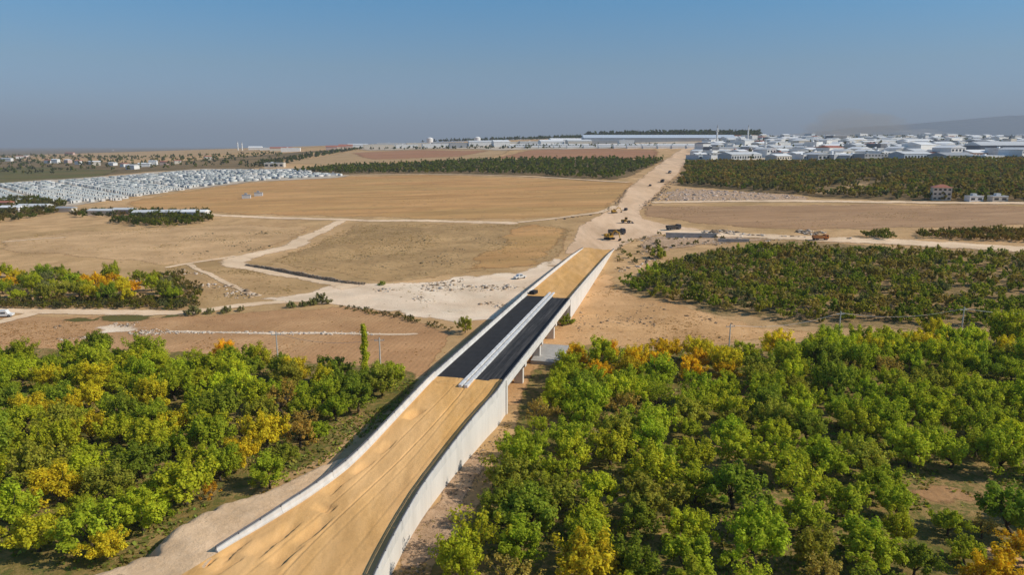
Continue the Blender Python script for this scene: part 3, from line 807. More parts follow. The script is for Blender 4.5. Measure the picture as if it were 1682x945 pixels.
def far_sand():
    V = []; n, m = 150, 24
    for i in range(n):
        for j in range(m):
            q = j / (m - 1)
            s0 = LEN + 6.0 + 1.5 * mnoise.noise((q * 3, 5, 1))
            s = s0 + (RAMP + 3 - s0) * i / (n - 1); v = -HALF + .4 + (2 * HALF - .8) * q
            e = min(1, min(q, 1 - q) * 14)
            z = road_z(s) + 0.02 + (0.09 * mnoise.fractal((s * .12, v * .3, 7), 1.0, 2, 4) - .05 * math.exp(-((v - 2.2) / .3) ** 2) - .05 * math.exp(-((v + 1.5) / .3) ** 2)) * e
            if i == 0: z -= 0.16
            V.append(bw(s, v, z))
    idx = np.arange(n * m).reshape(n, m)
    F = np.stack([idx[:-1, :-1], idx[:-1, 1:], idx[1:, 1:], idx[1:, :-1]], -1).reshape(-1, 4)[:, ::-1]
    link('sand_fill', npmesh('sand_fill', [tuple(v) for v in V], F, mats=[M['fill']], smooth=True))
far_sand()
adopt(ramp_far, n0)
for o in ramp_far.children:
    o.matrix_parent_inverse = ramp_far.matrix_basis.inverted()

# spilled sand heaps on the asphalt ends and debris
def heap(name, x, y, z, rx, ry, h, mat, label, cat, seed, group=None):
    n, m = 28, 9
    V = []; F = []
    for i in range(m):
        r = i / (m - 1)
        for j in range(n):
            a = 2 * math.pi * j / n
            k = 1 + 0.35 * mnoise.noise((math.cos(a) * 1.5 + seed, math.sin(a) * 1.5, seed))
            zz = h * (1 - r ** 1.3) * (1 + 0.4 * mnoise.noise((r * 2 * math.cos(a) + seed, r * 2 * math.sin(a), 4))) - 0.06 * (r > .99)
            V.append((rx * r * k * math.cos(a), ry * r * k * math.sin(a), zz))
    for i in range(m - 1):
        for j in range(n):
            F.append((i * n + j, (i + 1) * n + j, (i + 1) * n + (j + 1) % n, i * n + (j + 1) % n))
    me = npmesh(name, V, F, mats=[mat], smooth=True)
    o = link(name, me, loc=(x, y, z)); tag(o, label, cat, group); return o
p = bw(77.0, -3.2); heap('sand_heap', p.x, p.y, 6.15, 3.4, 2.2, 0.75, M['track'], 'pale sand heap spilled on the far end of the left lane', 'sand heap', 3)
p = bw(-2.6, -3.4); heap('sand_heap', p.x, p.y, 6.2, 3.0, 1.2, 0.35, M['fill'], 'low sand heap at the near end of the left lane', 'sand heap', 8)

for k_, (s_, v_, rx_, ry_) in enumerate([(-1.0, 2.6, 2.2, 1.1), (0.6, 5.0, 1.8, 1.0), (-2.4, -5.6, 1.6, 1.0), (77.4, 3.2, 2.4, 1.5)]):
    p = bw(s_, v_); heap('sand_heap', p.x, p.y, 6.16, rx_, ry_, .16, M['fill'], ['thin sand spill over the near edge of the right lane', 'thin sand spill by the right parapet at the near lane edge', 'thin sand spill by the left parapet at the near lane edge', 'thin sand spill at the far end of the right lane'][k_], 'sand heap', 20 + k_)
# graded earth shoulder left of the near ramp
def shoulder():
    n, m = 120, 22
    P = resample(Lpts, 0.5); P = P[P[:, 1] < 121]
    d = np.concatenate([[0], np.cumsum(np.hypot(*np.diff(P, axis=0).T))]); d /= d[-1]
    t = np.linspace(0, 1, n)
    P = np.column_stack([np.interp(t, d, P[:, 0]), np.interp(t, d, P[:, 1])]); N2 = normals2(P)
    V = []
    for i in range(n):
        y = P[i, 1]
        wdt = float(np.interp(y, [50, 65, 74, 90, 105, 121], [16, 13.5, 12.5, 9.5, 5.5, 2.5]))
        top = float(np.interp(y, [50, 74, 88, 98, 110, 121], [2.56, 3.08, 3.0, 1.9, .7, .25]))
        for j in range(m):
            q = j / (m - 1)
            w = wdt * (1 + .22 * mnoise.noise((y * .12, 3, 3)) + .14 * mnoise.noise((y * .7, 8, 3))) * q
            prof = (1 - .08 * q) if q < .7 else .944 * (1 - ((q - .7) / .3) ** 1.2)
            x, yy = P[i] - N2[i] * (w + float(np.interp(y, [71.0, 74.5], [-1.6, .10])))
            z = top * prof * .98 + .10 * mnoise.fractal((x * .4, yy * .4, 2), 1, 2, 4) * (1 if 0 < j < m - 1 else 0)
            if j == m - 1: z = -.05
            V.append((x, yy, z + H1(x, yy) - (.10 if j < 3 and y < 72 else 0)))
    idx = np.arange(n * m).reshape(n, m)
    F = np.stack([idx[:-1, :-1], idx[1:, :-1], idx[1:, 1:], idx[:-1, 1:]], -1).reshape(-1, 4)[:, ::-1]
    o = link('earth_shoulder', npmesh('earth_shoulder', V, F, mats=[M['shoulder']], smooth=True))
    tag(o, 'graded pale earth shoulder left of the near ramp barrier', 'embankment', kind='structure')
M['shoulder'] = earth('graded_shoulder', soft=False, cols= [(0.60, 0.44, 0.29), (0.70, 0.53, 0.37), (0.76, 0.61, 0.46)], patch=(0.74, 0.58, 0.42), patch_amt=0.6, big=0.06, mid=0.3, bump=0.5, speck=((0.33, 0.23, 0.13), 0.6, 0.64, 0.6))
shoulder()

# ------------------------------------------------------------------ trees
def leaf_cloud(centres, axes, radii, per, size, base, rng, var=0.35, up=0.5, warm=0.0):
    """many leaf-sized quads spread through clumps; returns verts (4N,3), cols (4N,3)"""
    C, A, R = np.repeat(centres, per, 0), np.repeat(axes, per, 0), np.repeat(radii, per, 0)
    n = len(C)
    d = rng.normal(size=(n, 3)); d /= np.linalg.norm(d, axis=1)[:, None]
    r = rng.uniform(0.15, 1, n) ** 0.5
    P = C + d * (r * R)[:, None]
    along = (d * A).sum(1) * r * R
    P = P + A * (along * 0.75)[:, None]
    nrm = d * 0.7 + A * 0.3 + rng.normal(size=(n, 3)) * 0.55 + np.array([0, 0, up])
    nrm /= np.linalg.norm(nrm, axis=1)[:, None]
    t = np.cross(nrm, rng.normal(size=(n, 3))); t /= np.linalg.norm(t, axis=1)[:, None] + 1e-9
    b = np.cross(nrm, t)
    s = size * rng.uniform(0.6, 1.35, n)
    t *= (s * 0.62)[:, None]; b *= (s * 0.42)[:, None]
    V = np.stack([P - t, P - b, P + t, P + b], 1).reshape(-1, 3)
    k = rng.normal(0, var, n)
    cl = np.repeat(rng.normal(0, var * 0.5, len(centres)), per)
    f = np.exp(np.clip(k + cl, -1, 1) * 0.55)
    col = base[None] * f[:, None]
    yl = np.clip(rng.normal(warm, 0.18, n), 0, 1)
    col = col * (1 - yl[:, None]) + np.array([1.6, 1.05, 0.45])[None] * base.max() * 0.9 * yl[:, None]
    return V, np.repeat(col, 4, 0)

def quads(n): return np.arange(4 * n, dtype=np.int32).reshape(-1, 4)

def crown_clumps(rng, nclump, rx, rz, zc, open_=0.0):
    """clump centres of an uneven rounded crown"""
    out, ax, rad = [], [], []
    ph = rng.uniform(0, 6.28, 6)
    while len(out) < nclump:
        d = rng.normal(size=3); d /= np.linalg.norm(d)
        if d[2] < -0.55: continue
        az = math.atan2(d[1], d[0])
        k = 1 + 0.20 * math.sin(2 * az + ph[0]) + 0.16 * math.sin(3 * az + ph[1]) + 0.16 * math.sin(4 * d[2] + ph[2]) + 0.1 * math.sin(5 * az + 3 * d[2] + ph[3])
        r = rng.uniform(0.25, 1.0) ** 0.55 * k
        p = np.array([d[0] * rx * r, d[1] * rx * r, zc + d[2] * rz * r])
        if any(np.linalg.norm((p - q) / [1, 1, 1]) < 0.42 for q in out) and rng.random() < 0.8: continue
        out.append(p)
        a = d * 0.8 + np.array([0, 0, 0.75]) + rng.normal(size=3) * 0.2
        ax.append(a / np.linalg.norm(a)); rad.append(rng.uniform(0.38, 0.72) * rx / 3.0)
    return np.array(out), np.array(ax), np.array(rad)

def trunk_mesh(name, clumps, rng, h=1.1, r=0.2, limbs=6, lean=0.25):
    mb = MB()
    lx, ly = rng.normal(0, lean, 2)
    top = Vector((lx, ly, h))
    mb.tube((0, 0, -0.4), (0, 0, 0.05), r * 1.55, r * 1.2, 8)
    mb.tube((0, 0, 0.05), top, r * 1.2, r * 0.85, 8)
    idx = rng.choice(len(clumps), min(limbs * 2, len(clumps)), replace=False)
    for i, k in enumerate(idx):
        e = Vector(clumps[k])
        midp = top.lerp(e, 0.5) + Vector((rng.normal(0, .12), rng.normal(0, .12), 0.15))
        w = r * (0.55 if i < limbs else 0.3)
        mb.tube(top, midp, w, w * 0.6, 6); mb.tube(midp, e, w * 0.6, 0.02, 5)
    return mb.mesh(name, [M['bark']], smooth=True)

GREEN = np.array([0.125, 0.165, 0.022])
VAR = []
for k in range(7):
    rng = np.random.default_rng(100 + k)
    c, a, r = crown_clumps(rng, 54 + 4 * (k % 3), 2.7 + 0.2 * (k % 3), 2.05 + 0.22 * (k % 4), 3.05)
    V, Cc = leaf_cloud(c, a, r, 88, 0.275, np.array([1.0, 1.0, 1.0]), rng, warm=0.02)
    VAR.append((npmesh('crown', V, quads(len(V) // 4), Cc, [M['leaf']]), trunk_mesh('trunk', c, rng)))
# thinner, half bare crowns
for k in range(3):
    rng = np.random.default_rng(200 + k)
    c, a, r = crown_clumps(rng, 30, 2.6, 2.1, 3.0)
    V, Cc = leaf_cloud(c, a, r * 1.05, 44, 0.26, np.array([1.0, 1.0, 1.0]), rng, warm=0.12)
    VAR.append((npmesh('crown', V, quads(len(V) // 4), Cc, [M['leaf']]), trunk_mesh('trunk', c, rng, limbs=9)))
# tall poplar and low bush
rng = np.random.default_rng(300)
pc = np.array([[rng.normal(0, .45) * (1 - abs(z - 5) / 9), rng.normal(0, .45) * (1 - abs(z - 5) / 9), z] for z in np.linspace(1.2, 12.5, 60)])
V, Cc = leaf_cloud(pc, np.tile([[0, 0, 1.0]], (60, 1)), np.full(60, .55), 55, 0.32, np.array([1., 1, 1]), rng, warm=0.1)
POPLAR = (npmesh('crown', V, quads(len(V) // 4), Cc, [M['leaf']]), trunk_mesh('trunk', pc[:20], rng, h=3.0, limbs=3, lean=.05))
rng = np.random.default_rng(301)
c, a, r = crown_clumps(rng, 26, 1.6, 1.1, 0.95)
V, Cc = leaf_cloud(c, a, r, 45, 0.26, np.array([1., 1, 1]), rng, warm=0.05)
BUSH = (npmesh('crown', V, quads(len(V) // 4), Cc, [M['leaf']]), trunk_mesh('trunk', c, rng, h=.3, r=.07, limbs=7))

def plant(name, x, y, var, scale, tint, label, cat, group=None, zs=1.0, z=None):
    """a thing with a trunk and a crown; copies share mesh data"""
    t = empty(name, (x, y, (H1(x, y) if z is None else z) - 0.02), random.uniform(0, 6.28), label, cat, group)
    t.scale = (scale, scale, scale * zs)
    a = link('crown', var[0], parent=t); a.color = (*tint, 1)
    link('trunk', var[1], parent=t)
    return t

TINTS = {
    'bright green': (0.378, 0.446, 0.030), 'deep green': (0.255, 0.321, 0.030), 'yellow green': (0.466, 0.502, 0.030),
    'olive': (0.361, 0.367, 0.044), 'yellow': (0.650, 0.560, 0.030), 'golden': (0.740, 0.500, 0.020),
    'orange': (0.660, 0.370, 0.030), 'brownish': (0.420, 0.340, 0.080), 'rusty': (0.480, 0.335, 0.070), 'grey green': (0.260, 0.270, 0.100),
}
_O1 = ['', 'first', 'second', 'third', 'fourth', 'fifth', 'sixth', 'seventh', 'eighth', 'ninth', 'tenth', 'eleventh', 'twelfth', 'thirteenth', 'fourteenth', 'fifteenth', 'sixteenth', 'seventeenth', 'eighteenth', 'nineteenth']
_OT = ['', '', 'twenti', 'thirti', 'forti', 'fifti', 'sixti', 'seventi', 'eighti', 'nineti']
def ORD(n):
    if n < 20: return _O1[n]
    return _OT[n // 10] + 'eth' if n % 10 == 0 else _OT[n // 10][:-1] + 'y-' + _O1[n % 10]

def tinted(name):
    t = np.array(TINTS[name]) * np.exp(RNG.normal(0, 0.10)) * np.exp(RNG.normal(0, 0.03, 3))
    return tuple(t)

def pix(x, y, z):
    v = np.array([x, y, z - CAMZ]); c = v[1] * math.cos(PITCH) - v[2] * math.sin(PITCH); u = v[1] * math.sin(PITCH) + v[2] * math.cos(PITCH)
    return PW / 2 + FPX * x / c, PH / 2 - FPX * u / c

def near_dist(P, x, y): return np.hypot(P[:, 0] - x, P[:, 1] - y).min()

def orchard_right():
    poly = np.array([G(*p) for p in [(905, 585), (1000, 590), (1150, 592), (1330, 577), (1520, 562), (1800, 580)]] + [(150, 52), (-4, 50), (-8.0, 68), (-7, 80), (-3.5, 94), (1.5, 110), (6.0, 122), (9.5, 135)])
    rows = {}
    step = 6.5
    for i in range(1, 34):
        for j in range(-14, 12):
            s = j * 6.6 + (i % 2) * 1.6; v = HALF + 4.5 + i * step - 2.5
            p = bw(s, v)
            x, y = p.x + RNG.normal(0, .65), p.y + RNG.normal(0, .65)
            rows.setdefault(i, []).append((s, x, y))
    gaps = [(1555, 815, 60), (1640, 830, 60), (1600, 895, 45), (1650, 870, 50), (1690, 830, 40), (1520, 812, 30), (1240, 790, 26), (1130, 880, 30), (1160, 865, 22), (930, 690, 18), (1190, 800, 20), (1490, 860, 25), (1640, 640, 25), (1660, 950, 30)]
    ri = 0
    for i in sorted(rows):
        row = []
        for s, x, y in rows[i]:
            if not inside(poly, np.array([[x, y]]))[0]: continue
            px, py = pix(x, y, H1(x, y))
            if px > 1735 or px < 620 or py > 1020: continue
            if any(math.hypot(px - a, (py - b) * 1.6) < r for a, b, r in gaps): continue
            if RNG.random() < 0.035: continue
            row.append((s, x, y, px, py))
        if not row: continue
        ri += 1
        row.sort(reverse=True)
        for k, (s, x, y, px, py) in enumerate(row, 1):
            u = RNG.random()
            left = px < 1000 + (py - 600) * .3
            if py < 640 and px < 1220 and u < .92: cname = random.choice(['yellow', 'golden', 'golden', 'golden', 'yellow green'])
            elif py < 600: cname = random.choice(['yellow green', 'bright green', 'yellow green', 'yellow'])
            elif px < 860 and py < 700 and u < .3: cname = 'brownish'
            elif left: cname = random.choices(['bright green', 'yellow green', 'olive', 'deep green', 'brownish', 'yellow'], [5, 4.5, 3, 2, .5, .15])[0]
            elif py > 850 and px > 1620: cname = random.choice(['golden', 'yellow green', 'olive'])
            else: cname = random.choices(['bright green', 'yellow green', 'olive', 'deep green', 'brownish', 'yellow'], [8, 3.5, 1.5, 2, .2, 0])[0]
            sparse = cname in ('brownish',) or u > .96
            var = random.choice(VAR[7:]) if sparse else random.choice(VAR[:7])
            sc = float(np.clip(RNG.normal(1.03, .16), .66, 1.4))
            if px > 1450 and py > 840: sc *= .72
            plant('orchard_tree', x, y, var, sc, tinted(cname), '%s orchard tree, %s row right of the bridge wall, %s from its far end' % (cname, ORD(ri), ORD(k)), 'tree', 'orchard trees right of the bridge', RNG.uniform(.88, 1.15))
orchard_right()

def orchard_left():
    rows = {}
    for i in range(1, 30):
        for j in range(-15, 10):
            s = j * 6.5 + (i % 2) * 1.6; v = -HALF - 7.5 - i * 6.2
            p = bw(s, v)
            rows.setdefault(i, []).append((s, p.x + RNG.normal(0, .8), p.y + RNG.normal(0, .8)))
    poly = np.array([G(*p) for p in [(-150, 595), (60, 590), (200, 588), (330, 600), (420, 612), (560, 617), (672, 628), (660, 655), (610, 690)]] + [(-29, 106), (-33, 97), (-40, 88), (-46, 82), (-53, 76), (-58, 70), (-62, 60), (-120, 60)])
    gaps = [(620, 258 * 0 + 700, 0), (30, 832, 42), (265, 850, 24), (290, 590, 0), (280, 690, 26), (440, 640, 20), (560, 745, 18)]
    ri = 0
    for i in sorted(rows):
        row = []
        for s, x, y in rows[i]:
            if not inside(poly, np.array([[x, y]]))[0]: continue
            px, py = pix(x, y, H1(x, y))
            if px < -55 or py > 1010: continue
            if any(math.hypot(px - a, (py - b) * 1.6) < r for a, b, r in gaps): continue
            if RNG.random() < 0.03: continue
            row.append((s, x, y, px, py))
        if not row: continue
        ri += 1
        row.sort(reverse=True)
        for k, (s, x, y, px, py) in enumerate(row, 1):
            gy = math.exp(-((px - 200) / 150) ** 2 - ((py - 705) / 55) ** 2)
            gb = math.exp(-((px - 370) / 80) ** 2 - ((py - 690) / 60) ** 2) + math.exp(-((px - 480) / 60) ** 2 - ((py - 735) / 40) ** 2)
            u = RNG.random()
            if u < gy * .6: cname = random.choice(['yellow', 'yellow', 'yellow green', 'yellow green'])
            elif u < gb * .7: cname = random.choice(['brownish', 'olive', 'rusty', 'yellow green'])
            elif py > 790 and px < 360: cname = random.choices(['yellow green', 'olive', 'yellow', 'golden', 'bright green', 'deep green'], [4, 2, 1.2, .3, 3, 1.5])[0]
            elif px > 540 and py < 680: cname = random.choice(['deep green', 'deep green', 'bright green', 'olive'])
            elif px > 420 and py < 650: cname = random.choice(['yellow green', 'olive', 'yellow', 'deep green'])
            elif py < 640: cname = random.choice(['bright green', 'deep green', 'bright green', 'yellow green'])
            else: cname = random.choices(['bright green', 'yellow green', 'olive', 'deep green', 'yellow'], [5, 3, 2, 2, .8])[0]
            var = random.choice(VAR[7:]) if cname in ('brownish', 'rusty') or RNG.random() > .95 else random.choice(VAR[:7])
            sc = float(np.clip(RNG.normal(1.0, .18), .6, 1.35))
            plant('orchard_tree', x, y, var, sc, tinted(cname), '%s orchard tree, %s row left of the ramp barrier, %s from its far end' % (cname, ORD(ri), ORD(k)), 'tree', 'orchard trees left of the ramp', RNG.uniform(.85, 1.15))
orchard_left()

# single trees and shrubs that stand apart
def lone(px, py, var, sc, cname, label, cat='tree', name='tree', zs=1.0):
    x, y = G(px, py); return plant(name, x, y, var, sc, tinted(cname), label, cat, None, zs)
lone(601, 632, POPLAR, 1.02, 'yellow green', 'tall slim yellow green poplar standing above the left orchard', name='poplar_tree')
lone(428, 607, VAR[1], 1.05, 'yellow green', 'round yellow green tree beside the left power pole')
lone(368, 594, VAR[2], .85, 'golden', 'small golden tree at the far edge of the left orchard')
lone(764, 547, VAR[3], .78, 'olive', 'lone round olive tree on the gravel left of the bridge')
lone(628, 469, BUSH, .75, 'deep green', 'tiny dark bush on the pale track by the stone wall', 'bush', 'bush')
lone(928, 533, BUSH, 1.3, 'deep green', 'dark bush against the far abutment of the bridge', 'bush', 'bush')
lone(1080, 424, BUSH, 2.2, 'olive', 'low olive bush on the rubble near the ramp end', 'bush', 'bush')
lone(260, 862, VAR[0], .72, 'bright green', 'small green tree alone on the grass left of the ramp', zs=.9)
lone(347, 822, VAR[8], .55, 'orange', 'small orange tinted bush tree on the grass by the left shoulder')
lone(178, 922, VAR[4], .74, 'yellow', 'small yellow tree beside the pale shoulder at bottom left')
lone(1662, 880, VAR[5], 1.25, 'deep green', 'large dark green tree at the right edge of the clearing')
lone(1655, 570, VAR[2], 1.5, 'yellow green', 'large yellow green tree at the far right edge behind the orchard')
lone(1612, 886, VAR[9], .6, 'brownish', 'half bare brown tree in the bottom right clearing')
for k, (px, py, sc) in enumerate([(318, 518, 1.15), (345, 516, .7), (372, 514, .8), (396, 511, .6), (478, 506, .8), (497, 504, .7), (512, 502, .85), (528, 499, 1.3)]):
    x, y = G(px, py)
    plant('shrub', x, y, BUSH, sc * 1.2, tinted('grey green'), 'grey green shrub beside the end of the white lane, %s from the left of eight' % ORD(k + 1), 'shrub', 'shrubs along the lane')

# left riverside trees, yellow and green, beyond the white lane
def riverside():
    spots = []
    for k in range(400):
        px, py = RNG.uniform(-40, 288), RNG.uniform(455, 497)
        top = 447 + 0.05 * max(px, 0)
        if py < top + 6: continue
        x, y = G(px, py)
        if all(math.hypot(x - a, y - b) > 5.2 for a, b, _, _ in spots): spots.append((x, y, px, py))
        if len(spots) >= 46: break
    spots.sort(key=lambda s: s[2])
    for k, (x, y, px, py) in enumerate(spots, 1):
        g = math.exp(-((px - 200) / 60) ** 2 - ((py - 482) / 14) ** 2) + math.exp(-((px - 5) / 40) ** 2 - ((py - 470) / 14) ** 2)
        cname = random.choice(['yellow', 'golden']) if RNG.random() < g * .8 else random.choice(['olive', 'deep green', 'bright green', 'olive', 'grey green', 'yellow green'])
        plant('riverside_tree', x, y, random.choice(VAR[:7]), RNG.uniform(.75, 1.1), tinted(cname), '%s tree in the thicket beyond the white lane, %s counting from the left' % (cname, ORD(k)), 'tree', 'trees beyond the white lane', RNG.uniform(.9, 1.3))
riverside()

# ------------------------------------------------------------------ tree masses too far off to count
def low_crown(seed, ncl, per, size, rx=2.8, rz=2.2, zc=2.8):
    rng = np.random.default_rng(seed)
    c, a, r = crown_clumps(rng, ncl, rx, rz, zc)
    V, Cc = leaf_cloud(c, a, r * 1.15, per, size, np.array([1., 1, 1]), rng, var=.3)
    return V, Cc
MID = [low_crown(400 + k, 18, 22, 0.62) for k in range(5)]
FAR = [low_crown(420 + k, 9, 9, 1.35) for k in range(5)]
VFAR = [low_crown(440 + k, 5, 5, 2.0) for k in range(4)]

def mass(name, spots, lib, label, cat='trees', trunks=False):
    VV, CC = [], []
    for (x, y, sc, tint) in spots:
        V, Cc = lib[RNG.integers(len(lib))]
        a = RNG.uniform(0, 6.28); c, s = math.cos(a), math.sin(a)
        W = V * sc
        X = W[:, 0] * c - W[:, 1] * s + x; Y = W[:, 0] * s + W[:, 1] * c + y
        VV.append(np.column_stack([X, Y, W[:, 2] + H1(x, y) - 0.5 * sc])); CC.append(Cc * np.array(tint)[None])
    V = np.vstack(VV); Cc = np.vstack(CC)
    if trunks:
        pass
    o = link(name, npmesh(name, V, quads(len(V) // 4), Cc, [M['leaf']]))
    return tag(o, label, cat, kind='stuff')

def scatter(px_poly, n, mind, spot, sizes, names, tries=12, dens=None):
    poly = np.array([G(*p) for p in px_poly])
    x0, y0 = poly.min(0); x1, y1 = poly.max(0)
    out = []; grid = {}
    for _ in range(n * tries):
        if len(out) >= n: break
        x, y = RNG.uniform(x0, x1), RNG.uniform(y0, y1)
        if not inside(poly, np.array([[x, y]]))[0]: continue
        if dens is not None:
            px, py = pix(x, y, H1(x, y))
            if RNG.random() > dens(px, py): continue
        k = (int(x // mind), int(y // mind))
        if any(math.hypot(x - a, y - b) < mind for i in (-1, 0, 1) for j in (-1, 0, 1) for a, b in grid.get((k[0] + i, k[1] + j), [])): continue
        grid.setdefault(k, []).append((x, y))
        cn = names[RNG.choice(len(names))] if isinstance(names, list) else names(*pix(x, y, H1(x, y)))
        out.append((x, y, RNG.uniform(*sizes), np.array(tinted(cn)) * spot))
    return out

def grove_dens(px, py):
    d = 1.0
    d -= max(0, 0.55 * mnoise.noise((px * .012, py * .03, 2)))
    if px > 1330: d *= 0.7
    if px > 1420 and py < 505: d *= 0.30
    if px > 1560: d *= 0.6
    return d
mass('olive_grove', scatter([(1020, 476), (1070, 446), (1180, 420), (1300, 411), (1450, 417), (1600, 423), (1760, 429), (1760, 540), (1520, 534), (1340, 528), (1240, 520), (1090, 489)], 660, 4.0, .74, (.62, 1.08), ['olive', 'deep green', 'olive', 'bright green', 'deep green', 'grey green', 'brownish', 'brownish'], 14, grove_dens), MID, 'dense dark olive grove right of the far ramp', 'grove')
mass('roadside_scrub', scatter([(1505, 384), (1600, 381), (1780, 382), (1780, 400), (1640, 397), (1520, 392)], 170, 3.2, .5, (.5, .8), ['olive', 'brownish', 'rusty']), MID, 'brown scrub strip above the right service road', 'scrub')
mass('roadside_scrub', scatter([(1418, 388), (1440, 384), (1470, 388), (1465, 394), (1425, 393)], 14, 3.0, .5, (.5, .8), ['deep green', 'olive']), MID, 'small dark green clump beside the right service road', 'scrub')
mass('far_orchard', scatter([(1128, 267), (1300, 268), (1500, 265), (1760, 262), (1760, 332), (1500, 329), (1345, 322), (1200, 310), (1112, 303), (1126, 288)], 3200, 5.8, .58, (.95, 1.3), ['olive', 'brownish', 'rusty', 'deep green', 'brownish', 'grey green', 'brownish'], 6, lambda px, py: 0.05 if (1335 < px < 1455 and 296 < py < 320 and abs((py - 308) + (px - 1395) * .2) < 8) else 1.0), FAR, 'autumn brown and green orchards below the industrial town', 'orchard')
mass('far_orchard', scatter([(480, 282), (560, 274), (680, 270), (785, 264.5), (960, 263), (1090, 264), (1066, 275), (1030, 288), (995, 295), (860, 287), (720, 284.5), (560, 286)], 1700, 8.0, .48, (1.1, 1.5), ['deep green', 'olive', 'grey green', 'deep green'], 6), VFAR, 'dark green orchard strip behind the stubble field', 'orchard')
mass('far_scrub_trees', scatter([(-200, 258), (60, 256), (240, 258), (400, 254), (470, 252), (430, 272), (250, 279), (100, 286), (-200, 292)], 800, 15, .42, (1.1, 1.8), ['olive', 'grey green', 'deep green']), VFAR, 'scattered dark trees on the hillside behind the containers', 'trees')
mass('far_scrub_trees', scatter([(400, 276), (470, 262), (540, 250), (600, 244), (500, 262), (450, 276)], 200, 12, .36, (1.1, 1.8), ['deep green', 'grey green']), VFAR, 'dark wooded slope right of the container settlement', 'trees')
mass('skyline_wood', scatter([(965, 226), (1170, 226), (1245, 226), (1245, 221), (960, 221)], 800, 12, .30, (2.4, 4.2), ['deep green', 'grey green']), VFAR, 'dark wood on the skyline behind the long warehouse', 'wood')
mass('skyline_wood', scatter([(690, 233.5), (960, 229), (960, 225), (690, 229)], 260, 14, .30, (1.6, 2.6), ['deep green', 'grey green']), VFAR, 'thin dark tree line on the skyline behind the factories', 'wood')
mass('town_trees', scatter([(1135, 262), (1168, 228), (1400, 225), (1780, 224), (1780, 258), (1500, 262), (1300, 265)], 800, 9, .30, (1.0, 1.7), ['deep green', 'grey green', 'olive']), VFAR, 'dark trees between the buildings of the industrial town', 'trees')
mass('town_trees', scatter([(600, 246), (720, 242), (1000, 239), (1120, 240), (1000, 244), (720, 246)], 150, 16, .30, (1.0, 1.7), ['deep green', 'grey green']), VFAR, 'sparse dark trees in front of the central factories', 'trees')
mass('farm_trees', scatter([(182, 366), (230, 350), (345, 352), (352, 362), (330, 368), (262, 374), (190, 369)], 110, 4.2, .42, (.8, 1.2), ['deep green', 'olive', 'grey green']), MID, 'dark tree clump round the walled farm in the pasture', 'trees')
mass('farm_trees', scatter([(-60, 330), (60, 328), (108, 336), (90, 350), (40, 362), (-60, 372)], 190, 4.6, .42, (.8, 1.3), ['deep green', 'olive', 'grey green', 'brownish']), MID, 'dark trees among the sheds at the left edge', 'trees')
mass('farm_trees', scatter([(120, 352), (200, 347), (225, 350), (190, 357), (130, 358)], 30, 4.2, .42, (.6, 1.0), ['deep green', 'brownish', 'grey green']), MID, 'thin row of dark trees along the farm lane', 'trees')
mass('dry_scrub', scatter([(-60, 497), (100, 494), (290, 492), (330, 500), (300, 510), (100, 508), (-60, 508)], 240, 2.0, .5, (.3, .55), ['grey green', 'brownish', 'olive']), MID, 'grey brown scrub strip along the white lane', 'scrub')
mass('dry_scrub', scatter([(250, 455), (300, 452), (330, 480), (320, 500), (270, 498)], 60, 2.6, .5, (.3, .6), ['grey green', 'brownish', 'olive']), MID, 'brown scrub on the slope at the end of the thicket', 'scrub')
mass('dry_scrub', scatter([(545, 503), (600, 508), (680, 522), (745, 540), (740, 546), (660, 526), (560, 509)], 80, 1.6, .45, (.15, .3), ['olive', 'brownish', 'grey green']), MID, 'thin dark scrub line along the near edge of the gravel wash', 'scrub')
mass('dry_scrub', scatter([(1020, 395), (1080, 384), (1200, 392), (1150, 405), (1070, 425), (1010, 450)], 40, 2.2, .5, (.2, .5), ['olive', 'brownish', 'grey green']), MID, 'scattered scrub on the rubble ground by the ramp end', 'scrub')

# weeds and grass between the orchard trees
def weeds(name, px_poly, n, label, tint, zs=(.15, .5)):
    poly = np.array([G(*p) for p in px_poly])
    x0, y0 = poly.min(0); x1, y1 = poly.max(0)
    P = np.column_stack([RNG.uniform(x0, x1, n), RNG.uniform(y0, y1, n)])
    nz = np.array([mnoise.noise((x * .09, y * .09, 5)) + .5 * mnoise.noise((x * .4, y * .4, 9)) for x, y in P])
    P = P[inside(poly, P) & (nz > -0.05)]
    if name != 'x':
        P = P[np.array([near_dist(Redge, x, y) > 2.2 and near_dist(Ledge, x, y) > 5 for x, y in P])]
    k = len(P); z = hgt(P[:, 0], P[:, 1])
    a = RNG.uniform(0, 6.28, k); h = RNG.uniform(*zs, k); w = RNG.uniform(.15, .45, k)
    t = np.column_stack([np.cos(a), np.sin(a), 0 * a]); l = np.column_stack([-np.sin(a), np.cos(a), 0 * a]) * RNG.uniform(.1, .5, k)[:, None]
    B0 = np.column_stack([P, z - .03]); up = np.column_stack([0 * a, 0 * a, h])
    V = np.stack([B0 - t * w[:, None] * .5, B0 + t * w[:, None] * .5, B0 + t * w[:, None] * .7 + up + l, B0 - t * w[:, None] * .6 + up * .8 + l], 1).reshape(-1, 3)
    col = np.array(tint)[None] * np.exp(RNG.normal(0, .35, (k, 1))) * np.exp(RNG.normal(0, .12, (k, 3)))
    o = link(name, npmesh(name, V, quads(k), np.repeat(col, 4, 0), [M['leaf']]))
    tag(o, label, 'grass', kind='stuff')
weeds('orchard_weeds', [(890, 575), (1300, 565), (1760, 575), (1760, 1020), (650, 1020), (760, 860), (850, 690)], 60000, 'low green weeds between the trees of the right orchard', (.26, .28, .05))
weeds('orchard_weeds', [(-60, 590), (430, 595), (690, 620), (640, 690), (520, 770), (380, 850), (230, 920), (130, 1020), (-60, 1020)], 45000, 'low green weeds between the trees of the left orchard', (.26, .28, .05))

